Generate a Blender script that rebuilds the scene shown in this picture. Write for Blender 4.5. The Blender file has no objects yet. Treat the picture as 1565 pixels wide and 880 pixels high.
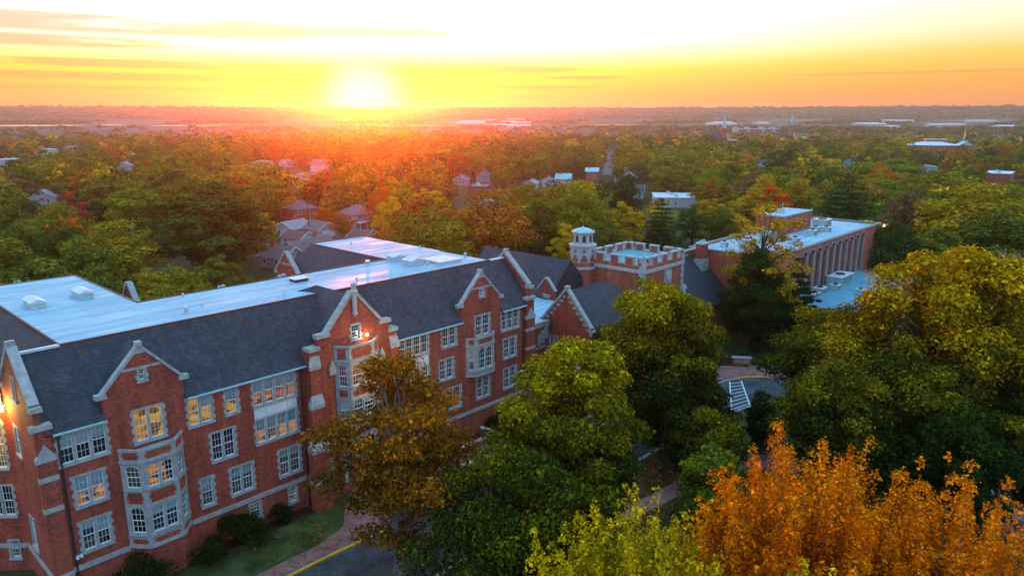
import bpy, math, random
import numpy as np
from mathutils import Vector
from mathutils.geometry import tessellate_polygon
sc = bpy.context.scene
COL = sc.collection
R = math.radians
ZW = 2.9                                   # height of the stone water table above the lawn

# ---------------------------------------------------------------- camera
CAM = Vector((-11.6, -56.01, 35.36))
YAW, F_PX, Y_H = 0.75, 1108.2, 181.4       # heading (rad from +X), focal length and horizon row in a 1565 px wide frame
cam_d = bpy.data.cameras.new('camera')
cam_d.sensor_fit = 'HORIZONTAL'; cam_d.sensor_width = 36.0
cam_d.lens = 36.0 * F_PX / 1565.0
cam_d.clip_start = 0.5; cam_d.clip_end = 20000
cam = bpy.data.objects.new('camera', cam_d); COL.objects.link(cam)
cam.location = CAM
pitch = math.atan((440 - Y_H) / F_PX)
fw = Vector((math.cos(YAW) * math.cos(pitch), math.sin(YAW) * math.cos(pitch), -math.sin(pitch)))
cam.rotation_euler = fw.to_track_quat('-Z', 'Y').to_euler()
sc.camera = cam

# ---------------------------------------------------------------- render settings
sc.render.engine = 'CYCLES'
cy = sc.cycles
cy.use_denoising = True
cy.max_bounces = 4; cy.diffuse_bounces = 1; cy.glossy_bounces = 2; cy.transmission_bounces = 3
cy.transparent_max_bounces = 6; cy.volume_bounces = 1
cy.sample_clamp_indirect = 4.0
sc.view_settings.view_transform = 'Standard'; sc.view_settings.look = 'None'
sc.view_settings.exposure = 0.42; sc.view_settings.gamma = 1.0

# ---------------------------------------------------------------- sun and sky
SUN_AZ, SUN_EL = R(54.15), R(1.7)          # azimuth measured from +X
sun_d = bpy.data.lights.new('sun', 'SUN'); sun_d.energy = SUN_ENERGY = 3.0; sun_d.angle = R(0.5); sun_d.color = (1.0, 0.09, 0.004)
sun = bpy.data.objects.new('sun', sun_d); COL.objects.link(sun)
sdir = Vector((math.cos(SUN_AZ) * math.cos(SUN_EL), math.sin(SUN_AZ) * math.cos(SUN_EL), math.sin(SUN_EL)))
sun.rotation_euler = (-sdir).to_track_quat('-Z', 'Y').to_euler(); sun.location = (0, 0, 300)

world = bpy.data.worlds.new('World'); sc.world = world; world.use_nodes = True
nt = world.node_tree; nt.nodes.clear()
def N(t, typ, **kw):
    n = t.nodes.new(typ)
    for k, v in kw.items():
        if k.startswith('i_'): n.inputs[int(k[2:])].default_value = v
        else: setattr(n, k, v)
    return n
def mth(t, op, a, b=None, c=None, clamp=False):
    n = t.nodes.new('ShaderNodeMath'); n.operation = op; n.use_clamp = clamp
    for i, x in enumerate((a, b, c)):
        if x is None: continue
        if isinstance(x, (int, float)): n.inputs[i].default_value = x
        else: t.links.new(x, n.inputs[i])
    return n.outputs[0]
def ramp(t, fac, stops, interp='LINEAR'):
    n = t.nodes.new('ShaderNodeValToRGB'); n.color_ramp.interpolation = interp
    e = n.color_ramp.elements
    while len(e) < len(stops): e.new(0.5)
    for k, (p, c) in enumerate(stops):
        e[k].position = p; e[k].color = (c[0], c[1], c[2], 1) if not isinstance(c, (int, float)) else (c, c, c, 1)
    if fac is not None: t.links.new(fac, n.inputs[0])
    return n.outputs[0]
def mixc(t, fac, a, b, blend='MIX'):
    n = t.nodes.new('ShaderNodeMix'); n.data_type = 'RGBA'; n.blend_type = blend; n.clamp_factor = True
    for sock, x in ((n.inputs[0], fac), (n.inputs[6], a), (n.inputs[7], b)):
        if isinstance(x, (int, float)): sock.default_value = x
        elif isinstance(x, (tuple, list)): sock.default_value = (x[0], x[1], x[2], 1)
        else: t.links.new(x, sock)
    return n.outputs[2]
def mapr(t, x, a, b, c=0.0, d=1.0):
    n = t.nodes.new('ShaderNodeMapRange'); n.clamp = True; n.interpolation_type = 'SMOOTHSTEP'
    t.links.new(x, n.inputs[0])
    for k, v in enumerate((a, b, c, d)): n.inputs[k + 1].default_value = v
    return n.outputs[0]

tc = N(nt, 'ShaderNodeTexCoord')
vd = N(nt, 'ShaderNodeVectorMath', operation='NORMALIZE'); nt.links.new(tc.outputs['Generated'], vd.inputs[0])
sep = N(nt, 'ShaderNodeSeparateXYZ'); nt.links.new(vd.outputs[0], sep.inputs[0])
el = mth(nt, 'MULTIPLY', mth(nt, 'ARCSINE', sep.outputs[2]), 180 / math.pi)          # elevation in degrees
az = mth(nt, 'SUBTRACT', mth(nt, 'MULTIPLY', mth(nt, 'ARCTAN2', sep.outputs[1], sep.outputs[0]), 180 / math.pi), 54.15)
azw = mth(nt, 'WRAP', az, 180.0, -180.0)                                              # degrees from the sun, + to the left
aza = mth(nt, 'ABSOLUTE', azw)
# vertical colour profiles: under the sun, to its sides, and opposite the sun (positions are elevation / 90 deg, square-rooted)
elp = mth(nt, 'POWER', mth(nt, 'DIVIDE', mth(nt, 'MAXIMUM', el, 0.0), 90.0), 0.5)
def ep(d): return math.sqrt(d / 90.0)
ZEN = (.40, .90, 1.50)
near_c = ramp(nt, elp, [(ep(0), (.50, .09, 0)), (ep(1.2), (.56, .18, 0)), (ep(2.4), (.62, .36, 0)), (ep(3.6), (.70, .58, .0)), (ep(4.6), (1.0, .97, .52)), (ep(5.6), (1.15, 1.13, 1.0)),
                        (ep(9.5), (1.4, 1.38, 1.35)), (ep(22), (1.02, 1.25, 1.52)), (ep(45), (.50, 1.02, 1.58)), (1, ZEN)])
side_c = ramp(nt, elp, [(ep(0), (.64, .17, .02)), (ep(1.2), (.66, .18, 0)), (ep(2.6), (.70, .26, 0)), (ep(4.2), (.74, .42, .03)), (ep(6.0), (.86, .66, .42)), (ep(8), (.90, .78, .66)),
                        (ep(12), (1.0, .98, .98)), (ep(24), (.80, 1.08, 1.44)), (ep(45), (.46, 1.0, 1.55)), (1, ZEN)])
anti_c = ramp(nt, elp, [(ep(0), (.52, .56, .78)), (ep(6), (.66, .68, .92)), (ep(16), (.60, .86, 1.26)), (ep(40), (.45, .92, 1.5)), (1, ZEN)])
prof = mixc(nt, mapr(nt, aza, 6.0, 46.0), near_c, side_c)
prof = mixc(nt, mapr(nt, aza, 55.0, 125.0), prof, anti_c)
# thin streaks of cloud low in the sunrise, stretched along the horizon
cv = N(nt, 'ShaderNodeCombineXYZ'); nt.links.new(mth(nt, 'MULTIPLY', azw, 0.06), cv.inputs[0]); nt.links.new(mth(nt, 'MULTIPLY', el, 0.62), cv.inputs[1])
cn = N(nt, 'ShaderNodeTexNoise'); cn.inputs['Scale'].default_value = 1.6; cn.inputs['Detail'].default_value = 7; cn.inputs['Roughness'].default_value = 0.62
nt.links.new(cv.outputs[0], cn.inputs['Vector'])
cl = None
for (e0, hw, a0, a1, k) in ((6.05, .85, 2, 60, 1.0), (6.15, .45, -8, 8, .8), (4.9, .6, 12, 60, .8), (3.6, .34, -16, 24, 1.25), (2.75, .34, 6, 60, 1.0), (2.3, .2, -18, -6, 1.0), (3.0, .2, -20, -13, 1.0), (2.0, .2, 4, 30, .8), (1.5, .2, 24, 60, .9), (3.0, .14, -48, -30, .6)):
    bandm = mth(nt, 'SUBTRACT', 1.0, mth(nt, 'DIVIDE', mth(nt, 'ABSOLUTE', mth(nt, 'SUBTRACT', el, e0)), hw), clamp=True)
    win = mth(nt, 'MULTIPLY', mapr(nt, azw, a0 - 3, a0 + 6), mapr(nt, azw, a1 + 3, a1 - 6))
    m = mth(nt, 'MULTIPLY', mth(nt, 'MULTIPLY', bandm, win), k)
    cl = m if cl is None else mth(nt, 'MAXIMUM', cl, m)
cden = mth(nt, 'MULTIPLY', mapr(nt, cn.outputs[0], .27, .50), mapr(nt, cl, .06, .5))
cloud_c = mixc(nt, mapr(nt, el, 2.5, 6.5), (.56, .17, .02), (.44, .26, .21))
prof = mixc(nt, mth(nt, 'MULTIPLY', cden, .85), prof, cloud_c)
# the glow round the sun itself, sitting on the horizon
dx = mth(nt, 'DIVIDE', azw, 1.0); dy = mth(nt, 'SUBTRACT', el, 1.1)
rr = mth(nt, 'SQRT', mth(nt, 'ADD', mth(nt, 'MULTIPLY', dx, dx), mth(nt, 'MULTIPLY', dy, dy)))
glow = mth(nt, 'POWER', mapr(nt, rr, 4.4, .8), 1.3)
prof = mixc(nt, glow, prof, (1.1, 1.0, .75), 'MIX')
skyt = N(nt, 'ShaderNodeTexSky'); skyt.sky_type = 'NISHITA'; skyt.sun_disc = False; skyt.sun_elevation = SUN_EL; skyt.sun_rotation = R(90) - SUN_AZ
sky_a = mixc(nt, 1.0, skyt.outputs[0], (.05, .05, .05), 'MULTIPLY')
tot = mixc(nt, 1.0, prof, sky_a, 'ADD')
bg = N(nt, 'ShaderNodeBackground'); bg.inputs[1].default_value = SKY_STRENGTH = 1.0
nt.links.new(tot, bg.inputs[0])
out = N(nt, 'ShaderNodeOutputWorld'); nt.links.new(bg.outputs[0], out.inputs[0])
world.cycles.sampling_method = 'MANUAL'; world.cycles.sample_map_resolution = 1024

# ---------------------------------------------------------------- materials
def new_mat(name):
    m = bpy.data.materials.new(name); m.use_nodes = True
    t = m.node_tree; t.nodes.clear()
    o = N(t, 'ShaderNodeOutputMaterial')
    return m, t, o
def principled(t, o, color, rough=0.7, spec=0.3, metal=0.0):
    b = N(t, 'ShaderNodeBsdfPrincipled')
    if isinstance(color, tuple): b.inputs['Base Color'].default_value = (*color, 1)
    else: t.links.new(color, b.inputs['Base Color'])
    if isinstance(rough, (int, float)): b.inputs['Roughness'].default_value = rough
    else: t.links.new(rough, b.inputs['Roughness'])
    b.inputs['Specular IOR Level'].default_value = spec; b.inputs['Metallic'].default_value = metal
    t.links.new(b.outputs[0], o.inputs[0])
    return b
def objco(t, sx=1, sy=1, sz=1):
    c = N(t, 'ShaderNodeTexCoord'); mp = N(t, 'ShaderNodeMapping'); mp.inputs['Scale'].default_value = (sx, sy, sz)
    t.links.new(c.outputs['Object'], mp.inputs[0]); return mp.outputs[0]
def noise(t, vec, scale, detail=4, rough=.55):
    n = N(t, 'ShaderNodeTexNoise'); n.inputs['Scale'].default_value = scale; n.inputs['Detail'].default_value = detail; n.inputs['Roughness'].default_value = rough
    if vec is not None: t.links.new(vec, n.inputs['Vector'])
    return n.outputs[0]
def mat_noise(name, a, b, scale=3.0, rough=.8, spec=.25, detail=5, stretch=(1, 1, 1), lo=.35, hi=.65, bump=0.0):
    m, t, o = new_mat(name)
    v = objco(t, *stretch)
    f = noise(t, v, scale, detail)
    p = principled(t, o, ramp(t, f, [(lo, a), (hi, b)]), rough, spec)
    if bump:
        bp = N(t, 'ShaderNodeBump'); bp.inputs['Strength'].default_value = bump; bp.inputs['Distance'].default_value = .03
        t.links.new(noise(t, v, scale * 6, 3), bp.inputs['Height']); t.links.new(bp.outputs[0], p.inputs['Normal'])
    return m
def wallco(t, kx=1.0, ky=.63, kz=1.0):
    c = N(t, 'ShaderNodeTexCoord'); s = N(t, 'ShaderNodeSeparateXYZ'); t.links.new(c.outputs['Object'], s.inputs[0])
    x = mth(t, 'ADD', mth(t, 'MULTIPLY', s.outputs[0], kx), mth(t, 'MULTIPLY', s.outputs[1], ky))
    v = N(t, 'ShaderNodeCombineXYZ'); t.links.new(x, v.inputs[0]); t.links.new(mth(t, 'MULTIPLY', s.outputs[2], kz), v.inputs[1])
    return v.outputs[0], s
def mat_courses(name, c1, c2, mortar, bw, rh, gap, rough=.85, spec=.2, big=((.8, .8, .8), (1.15, 1.15, 1.15)), kz=1.0, bump=.4):
    m, t, o = new_mat(name)
    v, s = wallco(t, kz=kz)
    br = N(t, 'ShaderNodeTexBrick')
    br.inputs['Scale'].default_value = 1.0; br.inputs['Mortar Size'].default_value = gap; br.inputs['Brick Width'].default_value = bw; br.inputs['Row Height'].default_value = rh
    br.inputs['Color1'].default_value = (*c1, 1); br.inputs['Color2'].default_value = (*c2, 1); br.inputs['Mortar'].default_value = (*mortar, 1); br.inputs['Bias'].default_value = -.1
    t.links.new(v, br.inputs['Vector'])
    w = ramp(t, noise(t, objco(t), .35, 6), [(.32, big[0]), (.68, big[1])])
    fine = ramp(t, noise(t, objco(t, 1, 1, 1), 3.2, 3, .7), [(.3, (.70, .70, .70)), (.7, (1.28, 1.28, 1.28))])
    streak = ramp(t, noise(t, objco(t, 1.4, 1.4, .12), 1.0, 5, .65), [(.36, (.74, .75, .76)), (.58, (1.06, 1.06, 1.06))])
    w = mixc(t, 1.0, w, streak, 'MULTIPLY')
    col = mixc(t, 1.0, mixc(t, 1.0, br.outputs[0], w, 'MULTIPLY'), fine, 'MULTIPLY')
    p = principled(t, o, col, rough, spec)
    bp = N(t, 'ShaderNodeBump'); bp.inputs['Strength'].default_value = bump; bp.inputs['Distance'].default_value = .02
    t.links.new(br.outputs[1], bp.inputs['Height']); bp.invert = True; t.links.new(bp.outputs[0], p.inputs['Normal'])
    return m
MAT = {}
MAT['brick'] = mat_courses('red brick', (.42, .062, .030), (.18, .022, .013), (.27, .115, .08), .23, .078, .010)
MAT['brick2'] = mat_courses('orange brick', (.52, .100, .045), (.28, .045, .022), (.38, .18, .12), .23, .078, .010)
MAT['slate'] = mat_courses('slate shingles', (.044, .046, .056), (.024, .026, .033), (.020, .021, .026), .30, .17, .012, .7, .3, ((.8, .8, .82), (1.2, 1.2, 1.18)), .75, .5)
MAT['stone'] = mat_noise('limestone', (.25, .24, .225), (.37, .355, .335), 2.2, .85, .2, bump=.2)
MAT['stone_w'] = mat_noise('pale limestone', (.34, .325, .31), (.45, .43, .41), 2.0, .8, .2, bump=.2)
MAT['conc'] = mat_noise('concrete', (.19, .165, .15), (.26, .235, .215), 1.6, .85, .2)
MAT['white'] = mat_noise('white paint', (.62, .70, .73), (.72, .79, .81), 4, .5, .35)
MAT['spandrel'] = mat_noise('painted spandrel', (.52, .55, .56), (.62, .65, .66), 2, .6, .3)
MAT['trim'] = mat_noise('brown metal trim', (.085, .03, .022), (.12, .045, .03), 2, .6, .3)
MAT['dark'] = mat_noise('dark metal', (.02, .02, .022), (.035, .035, .04), 3, .5, .4)
MAT['zinc'] = mat_noise('zinc grey', (.34, .36, .38), (.5, .52, .54), 3, .4, .5)
MAT['copper'] = mat_noise('verdigris copper', (.20, .40, .40), (.32, .52, .50), 3, .6, .3)
MAT['unit'] = mat_noise('plant housing', (.30, .42, .42), (.44, .55, .54), 2.5, .55, .35)
MAT['teal'] = mat_noise('teal paint', (.20, .42, .44), (.28, .50, .52), 2, .55, .3)
MAT['lawn'] = mat_noise('lawn', (.022, .036, .009), (.070, .090, .024), .5, .9, .1, 8, bump=.5)
MAT['mulch'] = mat_noise('mulch', (.035, .014, .010), (.075, .030, .020), 3, .95, .05, bump=.6)
MAT['litter'] = mat_noise('leaf litter', (.022, .030, .010), (.13, .040, .015), 1.1, .95, .05, 9, lo=.42, hi=.62, bump=.5)
MAT['asphalt'] = mat_noise('asphalt', (.030, .031, .036), (.075, .076, .082), .45, .85, .25, 8)
MAT['paver'] = mat_courses('brick pavers', (.30, .13, .11), (.24, .10, .085), (.16, .10, .09), .42, .22, .02)
MAT['kerb'] = mat_noise('kerb concrete', (.30, .29, .28), (.40, .39, .38), 2, .9, .15)
MAT['yellow'] = mat_noise('yellow kerb paint', (.55, .30, .02), (.70, .42, .04), 2.5, .7, .2)
MAT['mark'] = mat_noise('road paint', (.55, .62, .64), (.70, .76, .78), 6, .7, .2)
MAT['bark'] = mat_noise('bark', (.035, .024, .018), (.075, .055, .042), 5, .95, .1, stretch=(1, 1, .25), bump=.6)
MAT['barkp'] = mat_noise('pale bark', (.10, .085, .07), (.19, .16, .13), 4, .95, .1, stretch=(1, 1, .25), bump=.5)
MAT['wall_white'] = mat_noise('white siding', (.32, .31, .31), (.42, .41, .41), 1.5, .7, .2)
MAT['wall_grey'] = mat_noise('grey siding', (.24, .235, .245), (.33, .32, .33), 1.5, .7, .2)
MAT['wall_brick'] = MAT['brick2']
MAT['wall_teal'] = MAT['teal']
MAT['wall_brown'] = mat_noise('brown siding', (.12, .06, .045), (.17, .085, .06), 1.5, .8, .2)
MAT['roof_mauve'] = mat_noise('mauve shingles', (.10, .08, .085), (.155, .125, .13), 3, .85, .2)
MAT['roof_grey'] = mat_noise('grey shingles', (.18, .175, .18), (.26, .255, .26), 3, .8, .2)
MAT['roof_dark'] = mat_noise('dark shingles', (.045, .042, .05), (.08, .075, .085), 3, .85, .2)
MAT['roof_brown'] = mat_noise('brown shingles', (.085, .05, .045), (.13, .08, .07), 3, .85, .2)
MAT['roof_teal'] = MAT['teal']
MAT['roof_white'] = mat_noise('white roofing', (.44, .46, .48), (.56, .58, .60), 1, .5, .3)
# membrane roof: white sheet with seams and slick patches
def mat_membrane(name, base, seam_axis):
    m, t, o = new_mat(name)
    c = N(t, 'ShaderNodeTexCoord'); s = N(t, 'ShaderNodeSeparateXYZ'); t.links.new(c.outputs['Object'], s.inputs[0])
    q = mth(t, 'FRACT', mth(t, 'DIVIDE', s.outputs[seam_axis], 1.85))
    seam = mth(t, 'LESS_THAN', q, .07)
    stain = noise(t, objco(t, .5, .5, .5) if seam_axis == 0 else objco(t, .18, .9, 1), .9, 7, .6)
    pool = noise(t, objco(t, .09, .35, 1) if seam_axis == 1 else objco(t, .35, .09, 1), 1.3, 5, .6)
    col = mixc(t, 1.0, base, ramp(t, stain, [(.28, (.66, .68, .70)), (.5, (.93, .94, .94)), (.66, (1.06, 1.05, 1.04))]), 'MULTIPLY')
    col = mixc(t, mth(t, 'MULTIPLY', mth(t, 'MULTIPLY', seam, mapr(t, noise(t, objco(t, .3, .3, 1), 1.7, 4), .45, .6)), .9), col, tuple(min(.9, x * 1.7) for x in base))
    p = principled(t, o, col, ramp(t, pool, [(.50, .70), (.66, .42)]), .15)
    bp = N(t, 'ShaderNodeBump'); bp.inputs['Strength'].default_value = .5; bp.inputs['Distance'].default_value = .05
    t.links.new(mth(t, 'ADD', mth(t, 'MULTIPLY', seam, .4), stain), bp.inputs['Height']); t.links.new(bp.outputs[0], p.inputs['Normal'])
    return m
MAT['membrane'] = mat_membrane('white roof membrane', (.28, .41, .48), 1)
MAT['membrane2'] = mat_membrane('blue grey roof membrane', (.10, .27, .33), 0)
# window glass, blinds and rooms
def mat_glass():
    m, t, o = new_mat('window glass')
    tr = N(t, 'ShaderNodeBsdfTransparent'); tr.inputs[0].default_value = (.94, .97, .97, 1)
    gl = N(t, 'ShaderNodeBsdfGlossy'); gl.inputs['Roughness'].default_value = .03
    fr = N(t, 'ShaderNodeFresnel'); fr.inputs[0].default_value = 1.52
    mx = N(t, 'ShaderNodeMixShader'); t.links.new(mth(t, 'ADD', fr.outputs[0], .10), mx.inputs[0]); t.links.new(tr.outputs[0], mx.inputs[1]); t.links.new(gl.outputs[0], mx.inputs[2])
    t.links.new(mx.outputs[0], o.inputs[0]); return m
MAT['glass'] = mat_glass()
m_, t_, o_ = new_mat('dark window glass'); principled(t_, o_, (.03, .04, .05), .08, .6); MAT['glassd'] = m_
MAT['blind'] = mat_noise('roller blind', (.62, .84, .90), (.72, .90, .95), .7, .8, .1)
MAT['room'] = mat_noise('dim room', (.018, .016, .016), (.06, .05, .045), 1.3, .9, .1)
def mat_lit(name, stops, k):
    m, t, o = new_mat(name)
    vo = N(t, 'ShaderNodeTexVoronoi'); vo.inputs['Scale'].default_value = 1.5
    t.links.new(objco(t, 1, 1, 1.6), vo.inputs['Vector'])
    sp = N(t, 'ShaderNodeSeparateColor'); t.links.new(vo.outputs['Color'], sp.inputs[0])
    f = mth(t, 'ADD', mth(t, 'MULTIPLY', sp.outputs[0], .7), mth(t, 'MULTIPLY', noise(t, objco(t), 3.5, 3), .3))
    e = N(t, 'ShaderNodeEmission'); e.inputs[1].default_value = k
    t.links.new(ramp(t, f, stops), e.inputs[0]); t.links.new(e.outputs[0], o.inputs[0]); return m
MAT['lit_y'] = mat_lit('lamplit room', [(.15, (.10, .03, .01)), (.4, (.62, .24, .02)), (.7, (.85, .45, .04))], .62)
MAT['lit_o'] = mat_lit('dim lamplit room', [(.2, (.05, .018, .014)), (.45, (.34, .085, .02)), (.75, (.70, .25, .03))], .7)
def mat_emit(name, c, k):
    m, t, o = new_mat(name); e = N(t, 'ShaderNodeEmission'); e.inputs[0].default_value = (*c, 1); e.inputs[1].default_value = k
    t.links.new(e.outputs[0], o.inputs[0]); return m
MAT['lamp'] = mat_emit('lamp glow', (1, .75, .35), 9.0)
MAT['lampw'] = mat_emit('white lamp glow', (1, .93, .8), 10.0)
def mat_leaf(name, a=None, b=None, trans=.28, calm=False):
    """a = green leaf colour, b = turned leaf colour, also used to paint lit crown tops; without them the object's own colour is used"""
    m, t, o = new_mat(name)
    geo = N(t, 'ShaderNodeNewGeometry'); at = N(t, 'ShaderNodeAttribute'); at.attribute_name = 'tone'
    if a is None:
        oi = N(t, 'ShaderNodeObjectInfo'); a_s = oi.outputs['Color']
        hs = N(t, 'ShaderNodeHueSaturation'); hs.inputs['Hue'].default_value = .475; hs.inputs['Value'].default_value = 1.5; hs.inputs['Saturation'].default_value = 1.0
        t.links.new(a_s, hs.inputs['Color']); b_s = hs.outputs[0]
    else: a_s, b_s = a, b
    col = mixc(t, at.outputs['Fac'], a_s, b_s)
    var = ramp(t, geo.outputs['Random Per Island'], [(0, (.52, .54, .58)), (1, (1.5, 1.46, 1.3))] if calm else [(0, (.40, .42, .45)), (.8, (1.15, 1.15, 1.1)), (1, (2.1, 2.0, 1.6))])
    col = mixc(t, 1.0, col, var, 'MULTIPLY')
    d = N(t, 'ShaderNodeBsdfDiffuse'); tl = N(t, 'ShaderNodeBsdfTranslucent')
    t.links.new(col, d.inputs[0]); t.links.new(col, tl.inputs[0])
    mx = N(t, 'ShaderNodeMixShader'); mx.inputs[0].default_value = trans
    t.links.new(d.outputs[0], mx.inputs[1]); t.links.new(tl.outputs[0], mx.inputs[2])
    t.links.new(mx.outputs[0], o.inputs[0]); return m
MAT['leaf'] = mat_leaf('town leaves', trans=.12, calm=True)

# ---------------------------------------------------------------- mesh helpers
class MB:
    def __init__(s): s.v = []; s.f = []; s.m = []; s.k = []
    def add(s, pts, faces, m=0):
        k = len(s.v); s.k.append((k, len(s.f))); s.v.extend(tuple(p) for p in pts)
        for f in faces: s.f.append(tuple(i + k for i in f)); s.m.append(m)
    def poly(s, pts, m=0): s.add(pts, [tuple(range(len(pts)))], m)
    def prism(s, a, b, m=0):
        n = len(a); s.add(list(a) + list(b), [tuple(range(n - 1, -1, -1)), tuple(range(n, 2 * n))] + [(i, (i + 1) % n, n + (i + 1) % n, n + i) for i in range(n)], m)
    def box(s, x0, y0, z0, x1, y1, z1, m=0):
        s.prism([(x0, y0, z0), (x1, y0, z0), (x1, y1, z0), (x0, y1, z0)], [(x0, y0, z1), (x1, y0, z1), (x1, y1, z1), (x0, y1, z1)], m)
    def pbox(s, P, s0, s1, z0, z1, o0, o1, m=0):
        s.prism([P(s0, z0, o0), P(s1, z0, o0), P(s1, z1, o0), P(s0, z1, o0)], [P(s0, z0, o1), P(s1, z0, o1), P(s1, z1, o1), P(s0, z1, o1)], m)
    def slab(s, pts, t, m=0):
        n = Vector((0, 0, 0)); p = [Vector(q) for q in pts]
        for i in range(len(p)):
            a, b = p[i], p[(i + 1) % len(p)]; n += a.cross(b)
        n.normalize()
        if n.z < 0: n = -n
        s.prism(p, [q - n * t for q in p], m)
    def tube(s, pts, rad, n=6, m=0, cap=True):
        pts = [Vector(p) for p in pts]; rings = []
        for i, p in enumerate(pts):
            d = (pts[min(i + 1, len(pts) - 1)] - pts[max(i - 1, 0)]).normalized()
            u = d.orthogonal().normalized(); w = d.cross(u)
            rings.append([p + (u * math.cos(2 * math.pi * k / n) + w * math.sin(2 * math.pi * k / n)) * rad[i] for k in range(n)])
        k0 = len(s.v)
        for r in rings: s.v.extend(tuple(q) for q in r)
        for i in range(len(pts) - 1):
            for k in range(n):
                s.f.append((k0 + i * n + k, k0 + i * n + (k + 1) % n, k0 + (i + 1) * n + (k + 1) % n, k0 + (i + 1) * n + k)); s.m.append(m)
        if cap:
            s.f.append(tuple(range(k0, k0 + n))); s.m.append(m); e = k0 + (len(pts) - 1) * n
            s.f.append(tuple(range(e, e + n))); s.m.append(m)
    def lathe(s, prof, c, n=12, m=0, ph=0.0):
        k0 = len(s.v)
        for (r, z) in prof:
            for k in range(n):
                a = 2 * math.pi * (k + ph) / n; s.v.append((c[0] + r * math.cos(a), c[1] + r * math.sin(a), c[2] + z))
        for i in range(len(prof) - 1):
            for k in range(n):
                s.f.append((k0 + i * n + k, k0 + i * n + (k + 1) % n, k0 + (i + 1) * n + (k + 1) % n, k0 + (i + 1) * n + k)); s.m.append(m)
        s.f.append(tuple(range(k0, k0 + n))); s.m.append(m)
        e = k0 + (len(prof) - 1) * n; s.f.append(tuple(range(e, e + n))); s.m.append(m)
    def mesh(s, name, mats):
        me = bpy.data.meshes.new(name); me.from_pydata(s.v, [], s.f)
        mats = mats if isinstance(mats, (list, tuple)) else [mats]
        for q in mats: me.materials.append(MAT[q] if isinstance(q, str) else q)
        if len(mats) > 1: me.polygons.foreach_set('material_index', s.m)
        me.update(); return me
    def build(s, name, mats, parent=None, loc=(0, 0, 0), smooth=False):
        me = s.mesh(name, mats)
        if smooth: me.polygons.foreach_set('use_smooth', [True] * len(me.polygons))
        o = bpy.data.objects.new(name, me); COL.objects.link(o); o.location = loc
        if parent is not None: o.parent = parent
        return o
def each(b, name, mat, parent, loc=(0, 0, 0)):
    """one object for each piece added to the builder"""
    ks = b.k + [(len(b.v), len(b.f))]
    for (v0, f0), (v1, f1) in zip(ks[:-1], ks[1:]):
        q = MB(); q.v = b.v[v0:v1]; q.f = [tuple(i - v0 for i in f) for f in b.f[f0:f1]]; q.m = b.m[f0:f1]; q.build(name, mat, parent, loc)
def tag(o, label=None, cat=None, group=None, kind=None):
    if label: o['label'] = label
    if cat: o['category'] = cat
    if group: o['group'] = group
    if kind: o['kind'] = kind
    return o
def thing(name, loc, label, cat, group=None, rz=0.0):
    o = bpy.data.objects.new(name, None); COL.objects.link(o); o.location = loc; o.rotation_euler = (0, 0, rz); o.empty_display_size = .3
    return tag(o, label, cat, group)
def plane(ax, ay, bx, by):
    """vertical plane through A and B; outward is to the right of A->B; returns P(s, z, out)"""
    L = math.hypot(bx - ax, by - ay); dx, dy = (bx - ax) / L, (by - ay) / L
    def P(s, z, o=0.0): return (ax + dx * s + dy * o, ay + dy * s - dx * o, z)
    P.L = L
    return P
def rect(a, b, c, d): return [(a, c), (b, c), (b, d), (a, d)]
def wall(b, P, outline, holes=(), t=.35, m=0):
    loops = [outline] + [list(reversed(h)) for h in holes]
    flat = [p for l in loops for p in l]
    tris = tessellate_polygon([[Vector((p[0], p[1], 0)) for p in l] for l in loops])
    n = len(flat); k = len(b.v)
    b.v.extend(P(p[0], p[1], 0) for p in flat); b.v.extend(P(p[0], p[1], -t) for p in flat)
    for q in tris:
        b.f.append(tuple(k + i for i in q)); b.m.append(m); b.f.append(tuple(k + n + i for i in reversed(q))); b.m.append(m)
    i0 = 0
    for l in loops:
        for i in range(len(l)):
            a, c = i0 + i, i0 + (i + 1) % len(l)
            b.f.append((k + a, k + c, k + n + c, k + n + a)); b.m.append(m)
        i0 += len(l)
JB = .16                                       # width of the stone jamb round an opening
def hole(s0, s1, z0, z1): return rect(s0 + JB - .03, s1 - JB + .03, z0 + .17, z1 - JB + .03)
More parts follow.
